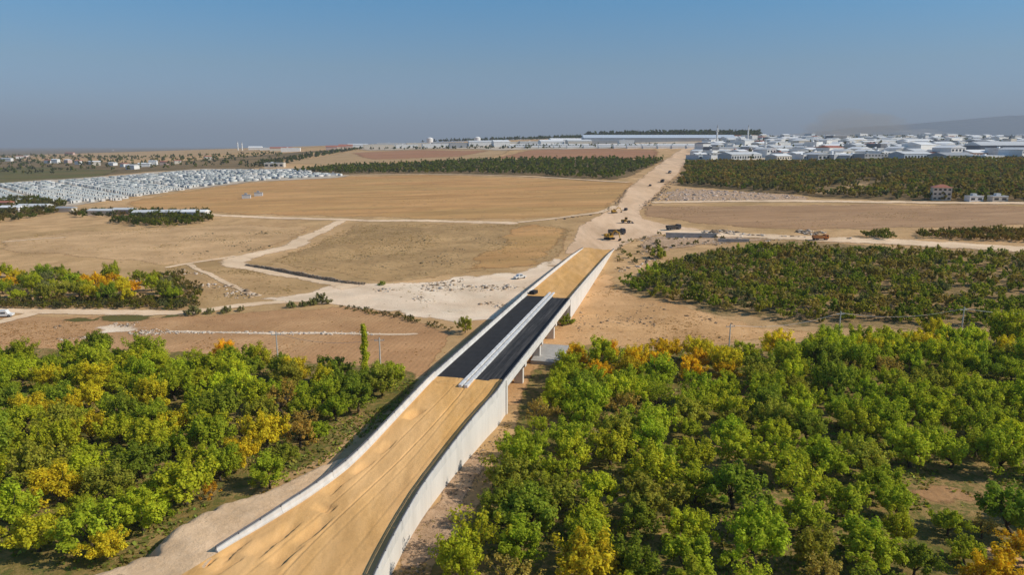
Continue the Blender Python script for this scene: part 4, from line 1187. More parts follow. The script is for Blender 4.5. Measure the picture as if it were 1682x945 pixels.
def dry_tufts(name, px_poly, n, label, tint, size=(.2, .5), thr=.1, sc=.03, squash=.5):
    poly = np.array([G(*p) for p in px_poly]); x0, y0 = poly.min(0); x1, y1 = poly.max(0)
    P = np.column_stack([RNG.uniform(x0, x1, n * 3), RNG.uniform(y0, y1, n * 3)]); P = P[inside(poly, P)]
    nz = np.array([mnoise.fractal((x * sc, y * sc, 8.5), 1, 2, 3) for x, y in P]); P = P[RNG.random(len(P)) < np.clip((nz - thr) * 1.6 + .12, .04, .75)][:n]
    k = len(P); Z = hgt(P[:, 0], P[:, 1])
    VV, CC = [], []
    for q in range(3):
        a = RNG.uniform(0, 6.28, k); s_ = RNG.uniform(*size, k)
        t = np.column_stack([np.cos(a) * s_, np.sin(a) * s_, 0 * a]); u = np.column_stack([RNG.normal(0, .25, k) * s_, RNG.normal(0, .25, k) * s_, s_ * squash * RNG.uniform(.5, 1, k)])
        B0 = np.column_stack([P + RNG.normal(0, .25, (k, 2)), Z + .0])
        VV.append(np.stack([B0 - t * .6, B0 + t * .6, B0 + t * .8 + u, B0 - t * .7 + u * .9], 1).reshape(-1, 3))
        CC.append(np.repeat(np.array(tint)[None] * np.exp(RNG.normal(0, .28, (k, 1))), 4, 0))
    V = np.vstack(VV)
    tag(link(name, npmesh(name, V, quads(len(V) // 4), np.vstack(CC), [M['leaf']])), label, 'dry grass', kind='stuff')
dry_tufts('dry_grass', [(0, 385), (250, 374), (520, 372), (480, 398), (380, 428), (280, 442), (150, 428), (0, 420)], 3500, 'dry tussocks over the near pasture', (.52, .38, .19), thr=.12)
dry_tufts('dry_grass', [(580, 368), (860, 369), (945, 378), (925, 412), (870, 440), (700, 460), (600, 462), (430, 433), (510, 402)], 5000, 'dry tussocks over the olive field', (.46, .33, .17), thr=.05)
dry_tufts('dry_grass', [(270, 440), (390, 440), (540, 466), (480, 482), (380, 490), (310, 500)], 2500, 'dry tussocks on the slope above the white lane', (.44, .32, .16), thr=.0)
dry_tufts('dry_grass', [(945, 490), (1010, 470), (1070, 495), (1200, 528), (1330, 546), (1150, 566), (960, 570), (900, 590)], 2200, 'dead brown weeds on the sandy strip right of the bridge', (.42, .27, .13), (.15, .4), .12)
dry_tufts('dry_grass', [(300, 520), (560, 505), (650, 516), (750, 546), (720, 600), (560, 612), (400, 596), (0, 585), (0, 530)], 4000, 'brown clods and weeds over the ploughed field', (.46, .28, .13), (.12, .35), .12, squash=.6)
dry_tufts('dry_grass', [(560, 470), (700, 464), (870, 448), (900, 465), (800, 522), (690, 520), (600, 502)], 500, 'dry weeds on the gravel wash', (.42, .32, .18), (.15, .45), .3)
dry_tufts('dry_grass', [(1070, 340), (1760, 340), (1760, 372), (1330, 378), (1120, 366)], 2500, 'dry weeds over the bare right field', (.44, .31, .18), (.25, .55), .15, .02)
dry_tufts('dry_grass', [(250, 345), (340, 311), (560, 293), (900, 294), (1025, 303), (985, 348), (820, 360), (560, 355)], 3000, 'stubble tufts over the broad orange field', (.56, .37, .17), (.25, .6), .15, .012)
dry_tufts('dry_grass', [(840, 690), (800, 790), (740, 890), (690, 960), (640, 960), (700, 850), (780, 750)], 2500, 'dry weeds along the foot of the right ramp wall', (.40, .30, .13), (.1, .35), .0, .1)

# ------------------------------------------------------------------ stones
_ico = np.array([(0, 0, 1), (.89, 0, .45), (.28, .85, .45), (-.72, .53, .45), (-.72, -.53, .45), (.28, -.85, .45), (.72, .53, -.45), (-.28, .85, -.45), (-.89, 0, -.45), (-.28, -.85, -.45), (.72, -.53, -.45), (0, 0, -1)])
_icf = np.array([(0, 1, 2), (0, 2, 3), (0, 3, 4), (0, 4, 5), (0, 5, 1), (1, 6, 2), (2, 7, 3), (3, 8, 4), (4, 9, 5), (5, 10, 1), (2, 6, 7), (3, 7, 8), (4, 8, 9), (5, 9, 10), (1, 10, 6), (6, 11, 7), (7, 11, 8), (8, 11, 9), (9, 11, 10), (10, 11, 6)])
def stones(name, pts, sizes, label, cols, cat='rubble', zfun=None):
    V, F, Cc = [], [], []
    for i, (x, y) in enumerate(pts):
        s = RNG.uniform(*sizes) * np.exp(RNG.normal(0, .35))
        v = _ico * (1 + RNG.uniform(-.3, .3, (12, 1))) * s * np.array([RNG.uniform(.7, 1.4), RNG.uniform(.7, 1.4), RNG.uniform(.4, .8)])
        a = RNG.uniform(0, 6.28); c, sn = math.cos(a), math.sin(a)
        V.append(np.column_stack([v[:, 0] * c - v[:, 1] * sn + x, v[:, 0] * sn + v[:, 1] * c + y, v[:, 2] + H1(x, y) + s * .12]))
        F.append(_icf + 12 * i); Cc.append(np.tile(np.array(cols[RNG.integers(len(cols))]) * RNG.uniform(.75, 1.2), (12, 1)))
    o = link(name, npmesh(name, np.vstack(V), np.vstack(F), np.clip(np.vstack(Cc), 0, 1), [M['stone']]))
    return tag(o, label, cat, kind='stuff')
def pts_in(px_poly, n, clump=None):
    poly = np.array([G(*p) for p in px_poly]); x0, y0 = poly.min(0); x1, y1 = poly.max(0)
    P = np.column_stack([RNG.uniform(x0, x1, n * 6), RNG.uniform(y0, y1, n * 6)]); P = P[inside(poly, P)]
    if clump:
        k = np.array([mnoise.noise((x * clump, y * clump, 3)) for x, y in P]); P = P[k > 0.12]
    return P[:n]
def pts_line(px, n, spread):
    L = np.array([G(*p) for p in px]); d = np.concatenate([[0], np.cumsum(np.hypot(*np.diff(L, axis=0).T))])
    t = RNG.uniform(0, d[-1], n)
    return np.column_stack([np.interp(t, d, L[:, k]) + RNG.normal(0, spread, n) for k in (0, 1)])
PALE = [(.62, .52, .42), (.55, .45, .35), (.66, .57, .47)]; BRN = [(.34, .23, .14), (.26, .18, .11), (.42, .30, .19)]
stones('rubble', pts_in([(545, 470), (700, 464), (850, 450), (880, 470), (800, 520), (690, 520), (600, 500)], 700, .06), (.15, .45), 'scattered stones and clods over the pale gravel wash', PALE + BRN)
stones('rubble', pts_line([(230, 548), (380, 547), (480, 548), (620, 550)], 420, .7), (.12, .32), 'broken line of white stones across the ploughed field', PALE)
stones('rubble', pts_in([(60, 535), (280, 528), (300, 548), (100, 560)], 260, .08), (.12, .35), 'stones scattered round the gravel heap in the left field', PALE + BRN)
stones('rubble', pts_in([(1085, 316), (1120, 310), (1230, 315), (1330, 325), (1200, 331), (1080, 330)], 1300), (.28, .7), 'field of pale pinkish boulders beside the far road', [(.60, .46, .36), (.66, .52, .42), (.54, .41, .31)])
stones('rubble', pts_in([(1035, 400), (1060, 386), (1180, 386), (1290, 395), (1180, 403), (1110, 414), (1060, 436), (1015, 450)], 900, .07), (.15, .5), 'rubble and broken rock right of the ramp end', PALE + BRN)
stones('rubble', pts_in([(1130, 384), (1400, 393), (1400, 382), (1200, 376)], 500, .05), (.2, .8), 'low rubble bank along the right service road', PALE + BRN)
stones('rubble', pts_in([(940, 480), (1010, 480), (1200, 530), (1300, 545), (1150, 562), (940, 560)], 300, .07), (.10, .26), 'stones and clods on the sandy strip right of the bridge', BRN)
stones('rubble', pts_in([(835, 690), (790, 790), (730, 890), (680, 960), (640, 960), (700, 850), (780, 745)], 600), (.05, .16), 'small stones along the foot of the right ramp wall', BRN)
stones('rubble', pts_in([(300, 440), (390, 470), (430, 488), (330, 495), (290, 465)], 260, .06), (.15, .5), 'rocks on the dry slope above the lane', PALE + BRN)
stones('rubble', pts_in([(620, 380), (760, 385), (850, 400), (820, 430), (700, 450), (560, 430)], 420, .05), (.15, .4), 'stones and tussocks over the olive dry field', [(.2, .15, .07), (.16, .13, .06), (.4, .3, .18)])
stones('rubble', pts_in([(280, 385), (500, 378), (420, 415), (300, 425)], 300, .06), (.15, .4), 'stones and tussocks over the near pasture', [(.2, .15, .07), (.16, .13, .06), (.4, .3, .18)])
stones('rubble', pts_line([(1055, 345), (1075, 325), (1090, 312), (1128, 282)], 300, 1.6), (.3, .8), 'dark spoil bank along the right side of the far road', BRN)
stones('rubble', pts_line([(905, 362), (985, 352), (1012, 338), (1030, 312)], 250, 1.2), (.2, .6), 'dark spoil bank along the left side of the far road', BRN)

# dry stone wall: an uneven bank of blocks
def stone_wall():
    L = smooth_line([G(*p) for p in [(404, 437), (440, 443), (480, 451), (530, 460), (570, 466), (598, 468)]], 14)
    L = resample(L, 0.55); V, F, Cc = [], [], []; q = 0
    for i, (x, y) in enumerate(L):
        hh = 1.7 * math.sin(math.pi * (0.08 + .84 * i / len(L))) ** .5 * (0.75 + .45 * mnoise.noise((i * .09, 2, 2)))
        for lev in range(4):
            s = RNG.uniform(.3, .5)
            v = np.array([(sx, sy, sz) for sx in (-1, 1) for sy in (-1, 1) for sz in (-1, 1)], float) * [s * .8, s * .7, hh / 8.2] + RNG.uniform(-.06, .06, (8, 3))
            a = RNG.uniform(0, 6.28); c, sn = math.cos(a), math.sin(a)
            X = v[:, 0] * c - v[:, 1] * sn + x + RNG.normal(0, .12); Y = v[:, 0] * sn + v[:, 1] * c + y + RNG.normal(0, .12) + lev * .25
            V.append(np.column_stack([X, Y, v[:, 2] + H1(x, y) + hh * (lev + .45) / 4]))
            F.append(np.array([(0, 1, 3, 2), (4, 6, 7, 5), (0, 4, 5, 1), (2, 3, 7, 6), (0, 2, 6, 4), (1, 5, 7, 3)]) + 8 * q); q += 1
            Cc.append(np.tile(np.array(random.choice([(.44, .32, .22), (.36, .26, .17), (.52, .40, .28)])) * RNG.uniform(.7, 1.15), (8, 1)))
    o = link('stone_wall', npmesh('stone_wall', np.vstack(V), np.vstack(F), np.vstack(Cc), [M['stone']]))
    tag(o, 'brown dry stone wall along the bend of the pale track', 'wall')
stone_wall()

# ------------------------------------------------------------------ buildings
PAINT = {}
def paint(name, col, rough=0.75):
    if name not in PAINT: PAINT[name] = plain(name, col, rough, 0.06, 0.25)
    return PAINT[name]
WALLS = {'white': (0.82, 0.81, 0.78), 'cream': (0.66, 0.60, 0.50), 'grey': (0.42, 0.42, 0.42), 'pinkish': (0.58, 0.43, 0.37), 'pale grey': (0.58, 0.58, 0.57), 'dark grey': (0.16, 0.165, 0.18), 'pale blue': (0.50, 0.56, 0.62)}
ROOFS = {'white': (0.84, 0.84, 0.83), 'pale grey': (0.62, 0.63, 0.63), 'grey': (0.36, 0.37, 0.38), 'red': (0.42, 0.16, 0.10), 'dark': (0.12, 0.12, 0.13), 'pale blue': (0.55, 0.62, 0.70)}

def building(name, px, py, w, d, h, wc, rc, label, cat='building', group=None, rz=0.0, roof='gable', windows=0, rows=1, xy=None):
    x, y = G(px, py) if xy is None else xy
    z = min(H1(x + a, y + b) for a in (-w / 2, w / 2) for b in (-d / 2, d / 2))
    t = empty(name, (x, y, z), rz, label, cat, group)
    zt = H1(x, y) - z + h
    MB().box(-w / 2, w / 2, -d / 2, d / 2, -1.0, zt).build('wall', paint('wall_' + wc, WALLS[wc]), t)
    rm = paint('roof_' + rc, ROOFS[rc], 0.6)
    if roof == 'gable':
        e = 0.5; r = min(w, d) * 0.13 + 0.3; lo = zt + 0.01
        if w >= d:
            rings = [[(sx, -d / 2 - e, lo), (sx, -d / 2 - e, lo + .25), (sx, 0, lo + r), (sx, d / 2 + e, lo + .25), (sx, d / 2 + e, lo)] for sx in (-w / 2 - e, w / 2 + e)]
        else:
            rings = [[(w / 2 + e, sy, lo), (w / 2 + e, sy, lo + .25), (0, sy, lo + r), (-w / 2 - e, sy, lo + .25), (-w / 2 - e, sy, lo)] for sy in (-d / 2 - e, d / 2 + e)]
        MB().prism(rings, None).build('roof', rm, t)
    elif roof == 'hip':
        e = 0.6; r = min(w, d) * 0.22; lo = zt + 0.01; k = max(0, (w - d) / 2)
        mb = MB()
        A = [(-w / 2 - e, -d / 2 - e, lo), (w / 2 + e, -d / 2 - e, lo), (w / 2 + e, d / 2 + e, lo), (-w / 2 - e, d / 2 + e, lo)]
        p, q = (-k, 0, lo + r), (k + .01, 0, lo + r)
        mb.poly([A[0], A[1], q, p]); mb.poly([A[1], A[2], q]); mb.poly([A[2], A[3], p, q]); mb.poly([A[3], A[0], p]); mb.poly([A[3], A[2], A[1], A[0]])
        mb.build('roof', rm, t)
    else:
        mb = MB().box(-w / 2 - .15, w / 2 + .15, -d / 2 - .15, d / 2 + .15, zt + .01, zt + .45); mb.box(-w * .2, -w * .2 + min(3, w * .3), -1.2, 1.2, zt + .452, zt + 1.9)
        mb.build('roof', rm, t)
    if windows:
        gm = M['glass']
        for r_ in range(rows):
            zc = zt * (r_ + .55) / rows
            for k in range(windows):
                cx = -w / 2 + w * (k + .5) / windows; ww = w / windows * .28
                MB().box(cx - ww, cx + ww, -d / 2 - .06, -d / 2 + .05, zc - h / rows * .22, zc + h / rows * .22).build('window', gm, t)
    return t

# house with the red roof, right of centre
hs = building('house', 1544, 328.5, 10.5, 8.5, 8.2, 'cream', 'red', 'three storey house with red hipped roof standing alone by the right road', 'house', None, -0.35, 'hip', 4, 3)
for k, (px, w, wc) in enumerate([(1599, 9, 'white'), (1638, 10, 'cream')]):
    building('hut', px, 330.5, w, 5, 3.0, wc, 'pale grey', ['small white hut beside the straight pale road', 'small cream hut beside the straight pale road, farthest right'][k], 'hut', None, 0.05, 'flat', 2)
# farms and sheds at the left
for (px, py, w, d, h, wc, rc, label) in [
        (272, 356, 40, 9, 3.5, 'cream', 'pale grey', 'long pale shed between the trees of the walled farm'),
        (322, 356, 16, 9, 3.5, 'white', 'white', 'short white shed at the right end of the walled farm'),
        (205, 352, 14, 8, 3.5, 'pinkish', 'pale grey', 'small pinkish shed left of the walled farm'),
        (170, 353, 18, 8, 3.2, 'cream', 'pale grey', 'low cream shed by the farm lane'),
        (22, 348, 16, 9, 3.5, 'white', 'white', 'white shed among the dark trees at the left edge'),
        (58, 346, 22, 10, 3.8, 'white', 'pale grey', 'larger white shed among the trees at the left edge'),
        (5, 340, 14, 8, 3.8, 'pinkish', 'red', 'small house with red roof among the left edge trees'),
        (110, 348, 12, 7, 3.0, 'cream', 'grey', 'little cream barn right of the left edge trees')]:
    building('shed', px, py, w, d, h, wc, rc, label, 'shed', None, RNG.uniform(-.15, .15), 'gable')
building('hall', 452, 275, 30, 16, 7, 'cream', 'pale grey', 'cream hall at the top corner of the container settlement', 'hall', None, .1, 'flat', 4)
for k in range(3):
    building('hut', [405, 425, 548][k], [326, 322, 289][k], 7, 4, 2.8, 'pale grey', 'grey', ['small grey hut out in the stubble field', 'pale hut right of the grey hut in the stubble field', 'small hut at the far corner of the stubble field'][k], 'hut', None, .2, 'flat')

# scattered village houses on the left hillside
vill = [(12, 265, 26), (33, 261, 18), (43, 260.5, 18), (80, 268, 14), (92, 268, 14), (112, 268, 12), (152, 270, 18), (160, 272, 12), (185, 272, 14), (205, 274, 12), (218, 278, 20), (238, 274, 20), (252, 271, 14), (270, 271, 12), (115, 254.5, 30), (186, 247.5, 14), (130, 270, 12), (292, 269, 12), (342, 263, 14)]
for k, (px, py, w) in enumerate(sorted(vill)):
    building('village_house', px, py, w, 11, RNG.uniform(5, 8), random.choice(['white', 'white', 'cream', 'pinkish']), random.choice(['red', 'pale grey', 'red', 'white']), 'small pale village house on the left hillside, %s from the left' % ORD(k + 1), 'house', 'village houses on the left hillside', RNG.uniform(-.6, .6), 'gable')

# far central factories on the plateau
cf = [(420, 246, 40, 7, 'white', 'white'), (438, 246.5, 34, 7, 'white', 'pale grey'), (462, 247.5, 60, 7, 'cream', 'pinkish'), (478, 249, 50, 10, 'white', 'white'), (545, 247, 30, 9, 'pinkish', 'red'), (556, 246, 40, 8, 'cream', 'red'), (568, 244, 40, 8, 'pinkish', 'red'), (588, 242, 60, 7, 'white', 'pale grey'),
      (622, 242, 90, 8, 'cream', 'pale grey'), (650, 240, 110, 9, 'pale grey', 'white'), (668, 243, 60, 9, 'white', 'white'), (690, 240, 80, 9, 'cream', 'pale grey'), (715, 242.5, 70, 10, 'white', 'white'), (735, 239, 90, 9, 'grey', 'pale grey'), (752, 243, 44, 12, 'grey', 'grey'), (770, 240, 90, 9, 'cream', 'pale grey'), (800, 239.5, 100, 10, 'white', 'pale grey'), (822, 241.5, 40, 13, 'white', 'white'),
      (850, 239, 110, 9, 'cream', 'white'), (880, 238, 90, 9, 'pale grey', 'white'), (905, 239, 60, 10, 'white', 'white'), (930, 236, 90, 10, 'white', 'white'), (950, 238, 60, 9, 'cream', 'pale grey')]
for k, (px, py, w, h, wc, rc) in enumerate(sorted(cf)):
    building('factory', px, py, w, 30, h, wc, rc if rc in ROOFS else 'red', '%s walled factory on the far plateau, %s building from the left' % (wc, ORD(k + 1)), 'factory', 'factories on the far plateau', .2 + RNG.uniform(-.05, .05), random.choice(['gable', 'flat']))
building('warehouse', 990, 236, 120, 40, 8, 'grey', 'pale blue', 'dark fronted warehouse on the skyline left of the long hall', 'warehouse', None, 0, 'flat')
building('warehouse', 1080, 233.0, 380, 60, 9.5, 'grey', 'pale blue', 'very long hall with pale blue roof on the skyline', 'warehouse', None, 0, 'gable')
building('warehouse', 1028, 237, 36, 25, 10, 'white', 'white', 'small white hall in front of the long blue roofed hall', 'warehouse', None, 0, 'flat')
# rows of long pale huts in front of the central factories
for k in range(26):
    px = 850 + (k % 13) * 24.5; py = 240.5 + (k // 13) * 2.6 + (px - 850) * .0015
    building('barrack', px, py, RNG.uniform(36, 46), 10, 4.0, 'white', 'white', 'long white barrack in the %s row before the red field, %s from the left' % (['back', 'front'][k // 13], ORD(k % 13 + 1)), 'barrack', 'white barracks before the red field', .12, 'gable')

# industrial town on the right
def town():
    rows = [262.5, 258.5, 254.5, 251, 247.8, 244.8, 242, 239.4, 237, 234.8, 232.8, 231, 229.3, 227.8, 226.4]
    for r, py in enumerate(rows):
        t = r / (len(rows) - 1)
        px = 1128 + 42 * t + RNG.uniform(0, 8)
        n = 0
        x0, y0 = G(1400, py); scale = FPX / y0
        while px < 1712:
            big = (px > 1380) + (px > 1500)
            w = RNG.uniform(11, 24) * (1 + .9 * big * RNG.random() + (1.6 if RNG.random() < .12 else 0))
            wp = w * scale
            n += 1
            if r == 0 and 1395 < px < 1550: w = 46; wp = w * scale
            h = RNG.uniform(4.0, 7.5) + (5 if RNG.random() < .09 else 0)
            wc = random.choices(['white', 'cream', 'pale grey', 'grey', 'pinkish', 'dark grey', 'pale blue'], [7, 2, 2, .8, .7, .7, .4])[0]
            rc = random.choices(['white', 'pale grey', 'grey', 'red', 'dark'], [5, 3, 1.2, .7, .8])[0]
            rt = random.choice(['gable', 'gable', 'flat'])
            cx = px + wp / 2
            win = 0
            if r <= 1 and w > 12: win = int(w // 5)
            building('town_building', cx, py + RNG.uniform(-.5, .5), w, RNG.uniform(14, 28), h, wc, rc, '%s town building, %s roof, %s row from the orchards, %s from left' % (wc, rc, ORD(r + 1), ORD(n)), 'building', 'buildings of the industrial town', .42 + RNG.uniform(-.18, .18), rt, win if RNG.random() < .75 else 0, 1 if h < 7 else 2)
            px += wp + RNG.uniform(1.5, 6) * (1 + 1.2 * t) + (RNG.uniform(4, 14) if RNG.random() < .22 else 0)
town()
building('big_hall', 1650, 253.5, 90, 40, 12, 'dark grey', 'pale grey', 'large grey hall at the right end of the town', 'hall', None, -.05, 'gable')

# minarets and silos on the skyline
def minaret(px, py, h, label):
    x, y = G(px, py); t = empty('minaret', (x, y, H1(x, y)), 0, label, 'minaret')
    MB().tube((0, 0, -1), (0, 0, h * .72), 1.9, 1.7, 10).build('shaft', paint('wall_white', WALLS['white']), t)
    MB().tube((0, 0, h * .66), (0, 0, h * .70), 2.9, 2.9, 10).build('balcony', paint('wall_white', WALLS['white']), t)
    MB().tube((0, 0, h * .72), (0, 0, h * .84), 1.5, 1.4, 10).build('turret', paint('wall_white', WALLS['white']), t)
    MB().tube((0, 0, h * .84), (0, 0, h), 1.7, 0.05, 10).build('cap', paint('roof_grey', ROOFS['grey']), t)
minaret(1177, 238, 42, 'white minaret at the left end of the industrial town')
minaret(1228, 232, 40, 'slim white minaret in front of the skyline wood')
minaret(1256, 252, 22, 'short white minaret inside the industrial town')
minaret(391, 247, 30, 'left of two white minarets on the left skyline')
minaret(398, 247, 27, 'right of two white minarets on the left skyline')
def silo(px, py, r, h, label):
    x, y = G(px, py); t = empty('silo', (x, y, H1(x, y)), 0, label, 'silo')
    MB().tube((0, 0, -1), (0, 0, h), r, r, 20).build('drum', paint('roof_white', ROOFS['white']), t)
    rings = [[(r * math.cos(a) * math.cos(e), r * math.sin(a) * math.cos(e), h + r * .5 * math.sin(e)) for a in [2 * math.pi * k / 20 for k in range(20)]] for e in [i * math.pi / 2 / 6 for i in range(6)]]
    MB().prism(rings, None).build('dome', paint('roof_white', ROOFS['white']), t, smooth=True)
silo(706, 234, 12, 13, 'white domed silo on the skyline, left of two')
silo(784, 233, 11, 12, 'white domed silo on the skyline, right of two')

# ------------------------------------------------------------------ container settlement
def containers():
    poly = np.array([G(*p) for p in [(-60, 309), (0, 304), (150, 295), (330, 281), (490, 280), (560, 289), (470, 294), (400, 299), (330, 307), (290, 314), (230, 322), (190, 330), (120, 334), (60, 333), (-60, 333)]])
    x0, y0 = poly.min(0); x1, y1 = poly.max(0)
    ca, sa = math.cos(.75), math.sin(.75)
    cand = []
    rows = int((y1 - y0 + x1 - x0) / 8.2)
    R = 900
    for i in range(-140, 140):
        for j in range(-120, 120):
            lx, ly = j * 9.8 + (j // 6) * 6.0 + RNG.normal(0, .9), i * 6.6 + (i // 4) * 4.5 + RNG.normal(0, .7)
            cx, cy = (x0 + x1) / 2, (y0 + y1) / 2
            cand.append((cx + lx * ca - ly * sa, cy + lx * sa + ly * ca, i, j))
    P = np.array([(c[0], c[1]) for c in cand]); ok = inside(poly, P)
    cand = [c for c, k in zip(cand, ok) if k and RNG.random() > .12]
    # largest in the photo first
    vis = []
    for c in cand:
        px, py = pix(c[0], c[1], H1(c[0], c[1]))
        vis.append((c[1], px, c))
    vis = [v for v in vis if -40 < v[1] < 640]
    vis.sort(key=lambda v: v[0])
    def unit():
        mb = MB().box(-3.5, 3.5, -1.5, 1.5, 0, 2.55, 0)
        mb.box(-3.6, 3.6, -1.6, 1.6, 2.552, 2.8, 1)
        mb.box(-2.6, -1.7, -1.56, -1.49, .1, 2.1, 2); mb.box(.4, 1.8, -1.56, -1.49, 1.0, 1.9, 2)
        return mb.mesh('container_home', [paint('wall_container', (.68, .67, .64)), paint('roof_container', (.52, .55, .53), .6), M['glass']])
    me = unit()
    first, rest = vis[:300], vis[300:]
    order = {}
    for _, px, c in first: order.setdefault(c[2], []).append((px, c))
    for ri, i in enumerate(sorted(order), 1):
        for k, (px, c) in enumerate(sorted(order[i]), 1):
            x, y = c[0], c[1]
            o = link('container_home', me, loc=(x, y, H1(x, y) + .05), rz=.75 + RNG.normal(0, .05) + (1.5708 if RNG.random() < .3 else 0))
            tag(o, 'white container home in the settlement, %s row from the field, %s from the left' % (ORD(ri), ORD(k)), 'container', 'white container homes')
    V, F, Cc = [], [], []
    b = np.array([(sx * 3.5, sy * 1.5, sz * 2.75) for sz in (0, 1) for sy in (-1, 1) for sx in (-1, 1)])
    f = np.array([(0, 1, 5, 4), (1, 3, 7, 5), (3, 2, 6, 7), (2, 0, 4, 6), (4, 5, 7, 6)])
    for q, (_, px, c) in enumerate(rest):
        a = .75 + RNG.normal(0, .05) + (1.5708 if RNG.random() < .35 else 0); ca2, sa2 = math.cos(a), math.sin(a)
        V.append(np.column_stack([b[:, 0] * ca2 - b[:, 1] * sa2 + c[0], b[:, 0] * sa2 + b[:, 1] * ca2 + c[1], b[:, 2] + H1(c[0], c[1])]))
        F.append(f + 8 * q); Cc.append(np.tile(np.array(random.choice([(.70, .69, .66), (.58, .60, .58), (.40, .43, .42), (.66, .64, .60), (.50, .53, .51)])) * RNG.uniform(.75, 1.1), (8, 1)))
    if rest:
        o = link('container_homes', npmesh('container_homes', np.vstack(V), np.vstack(F), np.vstack(Cc), [M['mixed']]))
        tag(o, 'endless far rows of white container homes behind the nearest rows', 'containers', kind='stuff')
    print('containers', len(first), len(rest))
containers()

# ------------------------------------------------------------------ power poles and wires
def pole(px, py, h, label, arms=True):
    x, y = G(px, py); t = empty('power_pole', (x, y, H1(x, y)), 0.1, label, 'power pole', 'power poles')
    MB().tube((0, 0, -.5), (0, 0, h), .20, .12, 8).build('shaft', M['pole'], t)
    MB().box(-1.1, 1.1, -.07, .07, h - .75, h - .6).build('crossarm', M['pole'], t)
    for u in (-1.0, 0.0, 1.0):
        MB().tube((u, 0, h - .6 if u else h), (u, 0, h - .3 if u else h + .25), .07, .04, 6).build('insulator', M['steel'], t)
    return Vector((x, y, H1(x, y) + h - .3))
M['pole'] = plain('pale_pole_concrete', (0.60, 0.56, 0.50), 0.85, 0.08, 1.0)
q = [pole(457, 600, 8.0, 'pale power pole beside the round tree left of the bridge'), pole(625, 607, 7.5, 'thin pale power pole right of the tall poplar'),
     pole(1197, 578, 7.0, 'pale power pole between the orchard and the sandy strip'), pole(1376, 566, 8.5, 'pale power pole before the dark grove'), pole(1577, 559, 8.5, 'pale power pole near the right edge before the grove'), pole(1790, 556, 8.5, 'power pole just past the right edge')]
def wire(a, b, label):
    V = []; mb = MB()
    side = Vector((0, 1, 0))
    d = (b - a); n = Vector((-d.y, d.x, 0)).normalized()
    rings = []
    for i in range(13):
        t = i / 12; p = a.lerp(b, t) - Vector((0, 0, 1.6 * 4 * t * (1 - t)))
        rings.append([p + Vector((0, 0, .03)), p + n * .03 - Vector((0, 0, .02)), p - n * .03 - Vector((0, 0, .02))])
    mb.prism(rings, None)
    o = mb.build('power_wire', M['steel']); tag(o, label, 'wire', 'power wires')
wire(q[0], q[1], 'sagging wire between the two poles left of the bridge')
wire(q[2], q[3], 'sagging wire over the far edge of the right orchard')
wire(q[3], q[4], 'sagging wire before the dark grove')
wire(q[4], q[5], 'sagging wire running out past the right edge')

# ------------------------------------------------------------------ vehicles
def wheel(parent, x, y, r, w, name='wheel'):
    o = MB().tube((x, y - w / 2, r), (x, y + w / 2, r), r, r, 14).build(name, M['dark'], parent)
    MB().tube((x, y - w / 2 - .02, r), (x, y + w / 2 + .02, r), r * .5, r * .5, 10).build('rim', M['steel'], o)
YEL = paint('machine_yellow', (0.48, 0.27, 0.03), .5)
def excavator(px, py, rz, label, sc=1.0, swing=0.0):
    x, y = G(px, py); t = empty('excavator', (x, y, H1(x, y) + .15), rz, label, 'excavator'); t.scale = (sc,) * 3
    for s in (-1, 1):
        prof = [(-1.9, .1), (-2.15, .5), (-1.9, .9), (1.9, .9), (2.15, .5), (1.9, .1)]
        yc = s * 1.15
        MB().prism([[(a, yc - .3, b) for a, b in prof], [(a, yc + .3, b) for a, b in prof]], None).build('track', M['dark'], t)
    MB().box(-1.2, 1.2, -.85, .85, .45, 1.05).build('undercarriage', M['dark'], t)
    bd = MB().box(-2.2, 1.2, -1.35, 1.35, 1.06, 1.75); bd.box(-2.3, -1.0, -1.3, 1.3, 1.752, 2.45)
    bd.build('body', YEL, t)
    cab = MB().box(-.3, 1.25, .35, 1.33, 1.752, 3.1).build('cab', YEL, t)
    MB().box(-.05, 1.10, .32, 1.36, 2.2, 2.95).build('window', M['glass'], cab); MB().box(1.2, 1.28, .45, 1.24, 2.0, 2.95).build('window', M['glass'], cab)
    def arm(name, pts, w):
        rings = []
        for (a, b, hgt_) in pts: rings.append([(a, -w, b - hgt_), (a, w, b - hgt_), (a, w, b + hgt_), (a, -w, b + hgt_)])
        return MB().prism(rings, None).build(name, YEL, t)
    bo = arm('boom', [(1.0, 1.9, .25), (2.6, 3.9, .36), (3.6, 4.2, .34), (5.4, 3.4, .22)], .22)
    st = MB().prism([[(5.2, -.17, 3.8), (5.6, -.17, 3.9), (5.6, .17, 3.9), (5.2, .17, 3.8)], [(6.3, -.17, .95), (6.6, -.17, 1.1), (6.6, .17, 1.1), (6.3, .17, .95)]], None).build('stick', YEL, t)
    bp = [(6.7, 1.2), (6.2, .9), (5.6, .25), (5.5, -.05), (6.1, .0), (6.6, .35)]
    MB().prism([[(a, -.5, b) for a, b in bp], [(a, .5, b) for a, b in bp]], None).build('bucket', M['dark'], t)
    return t
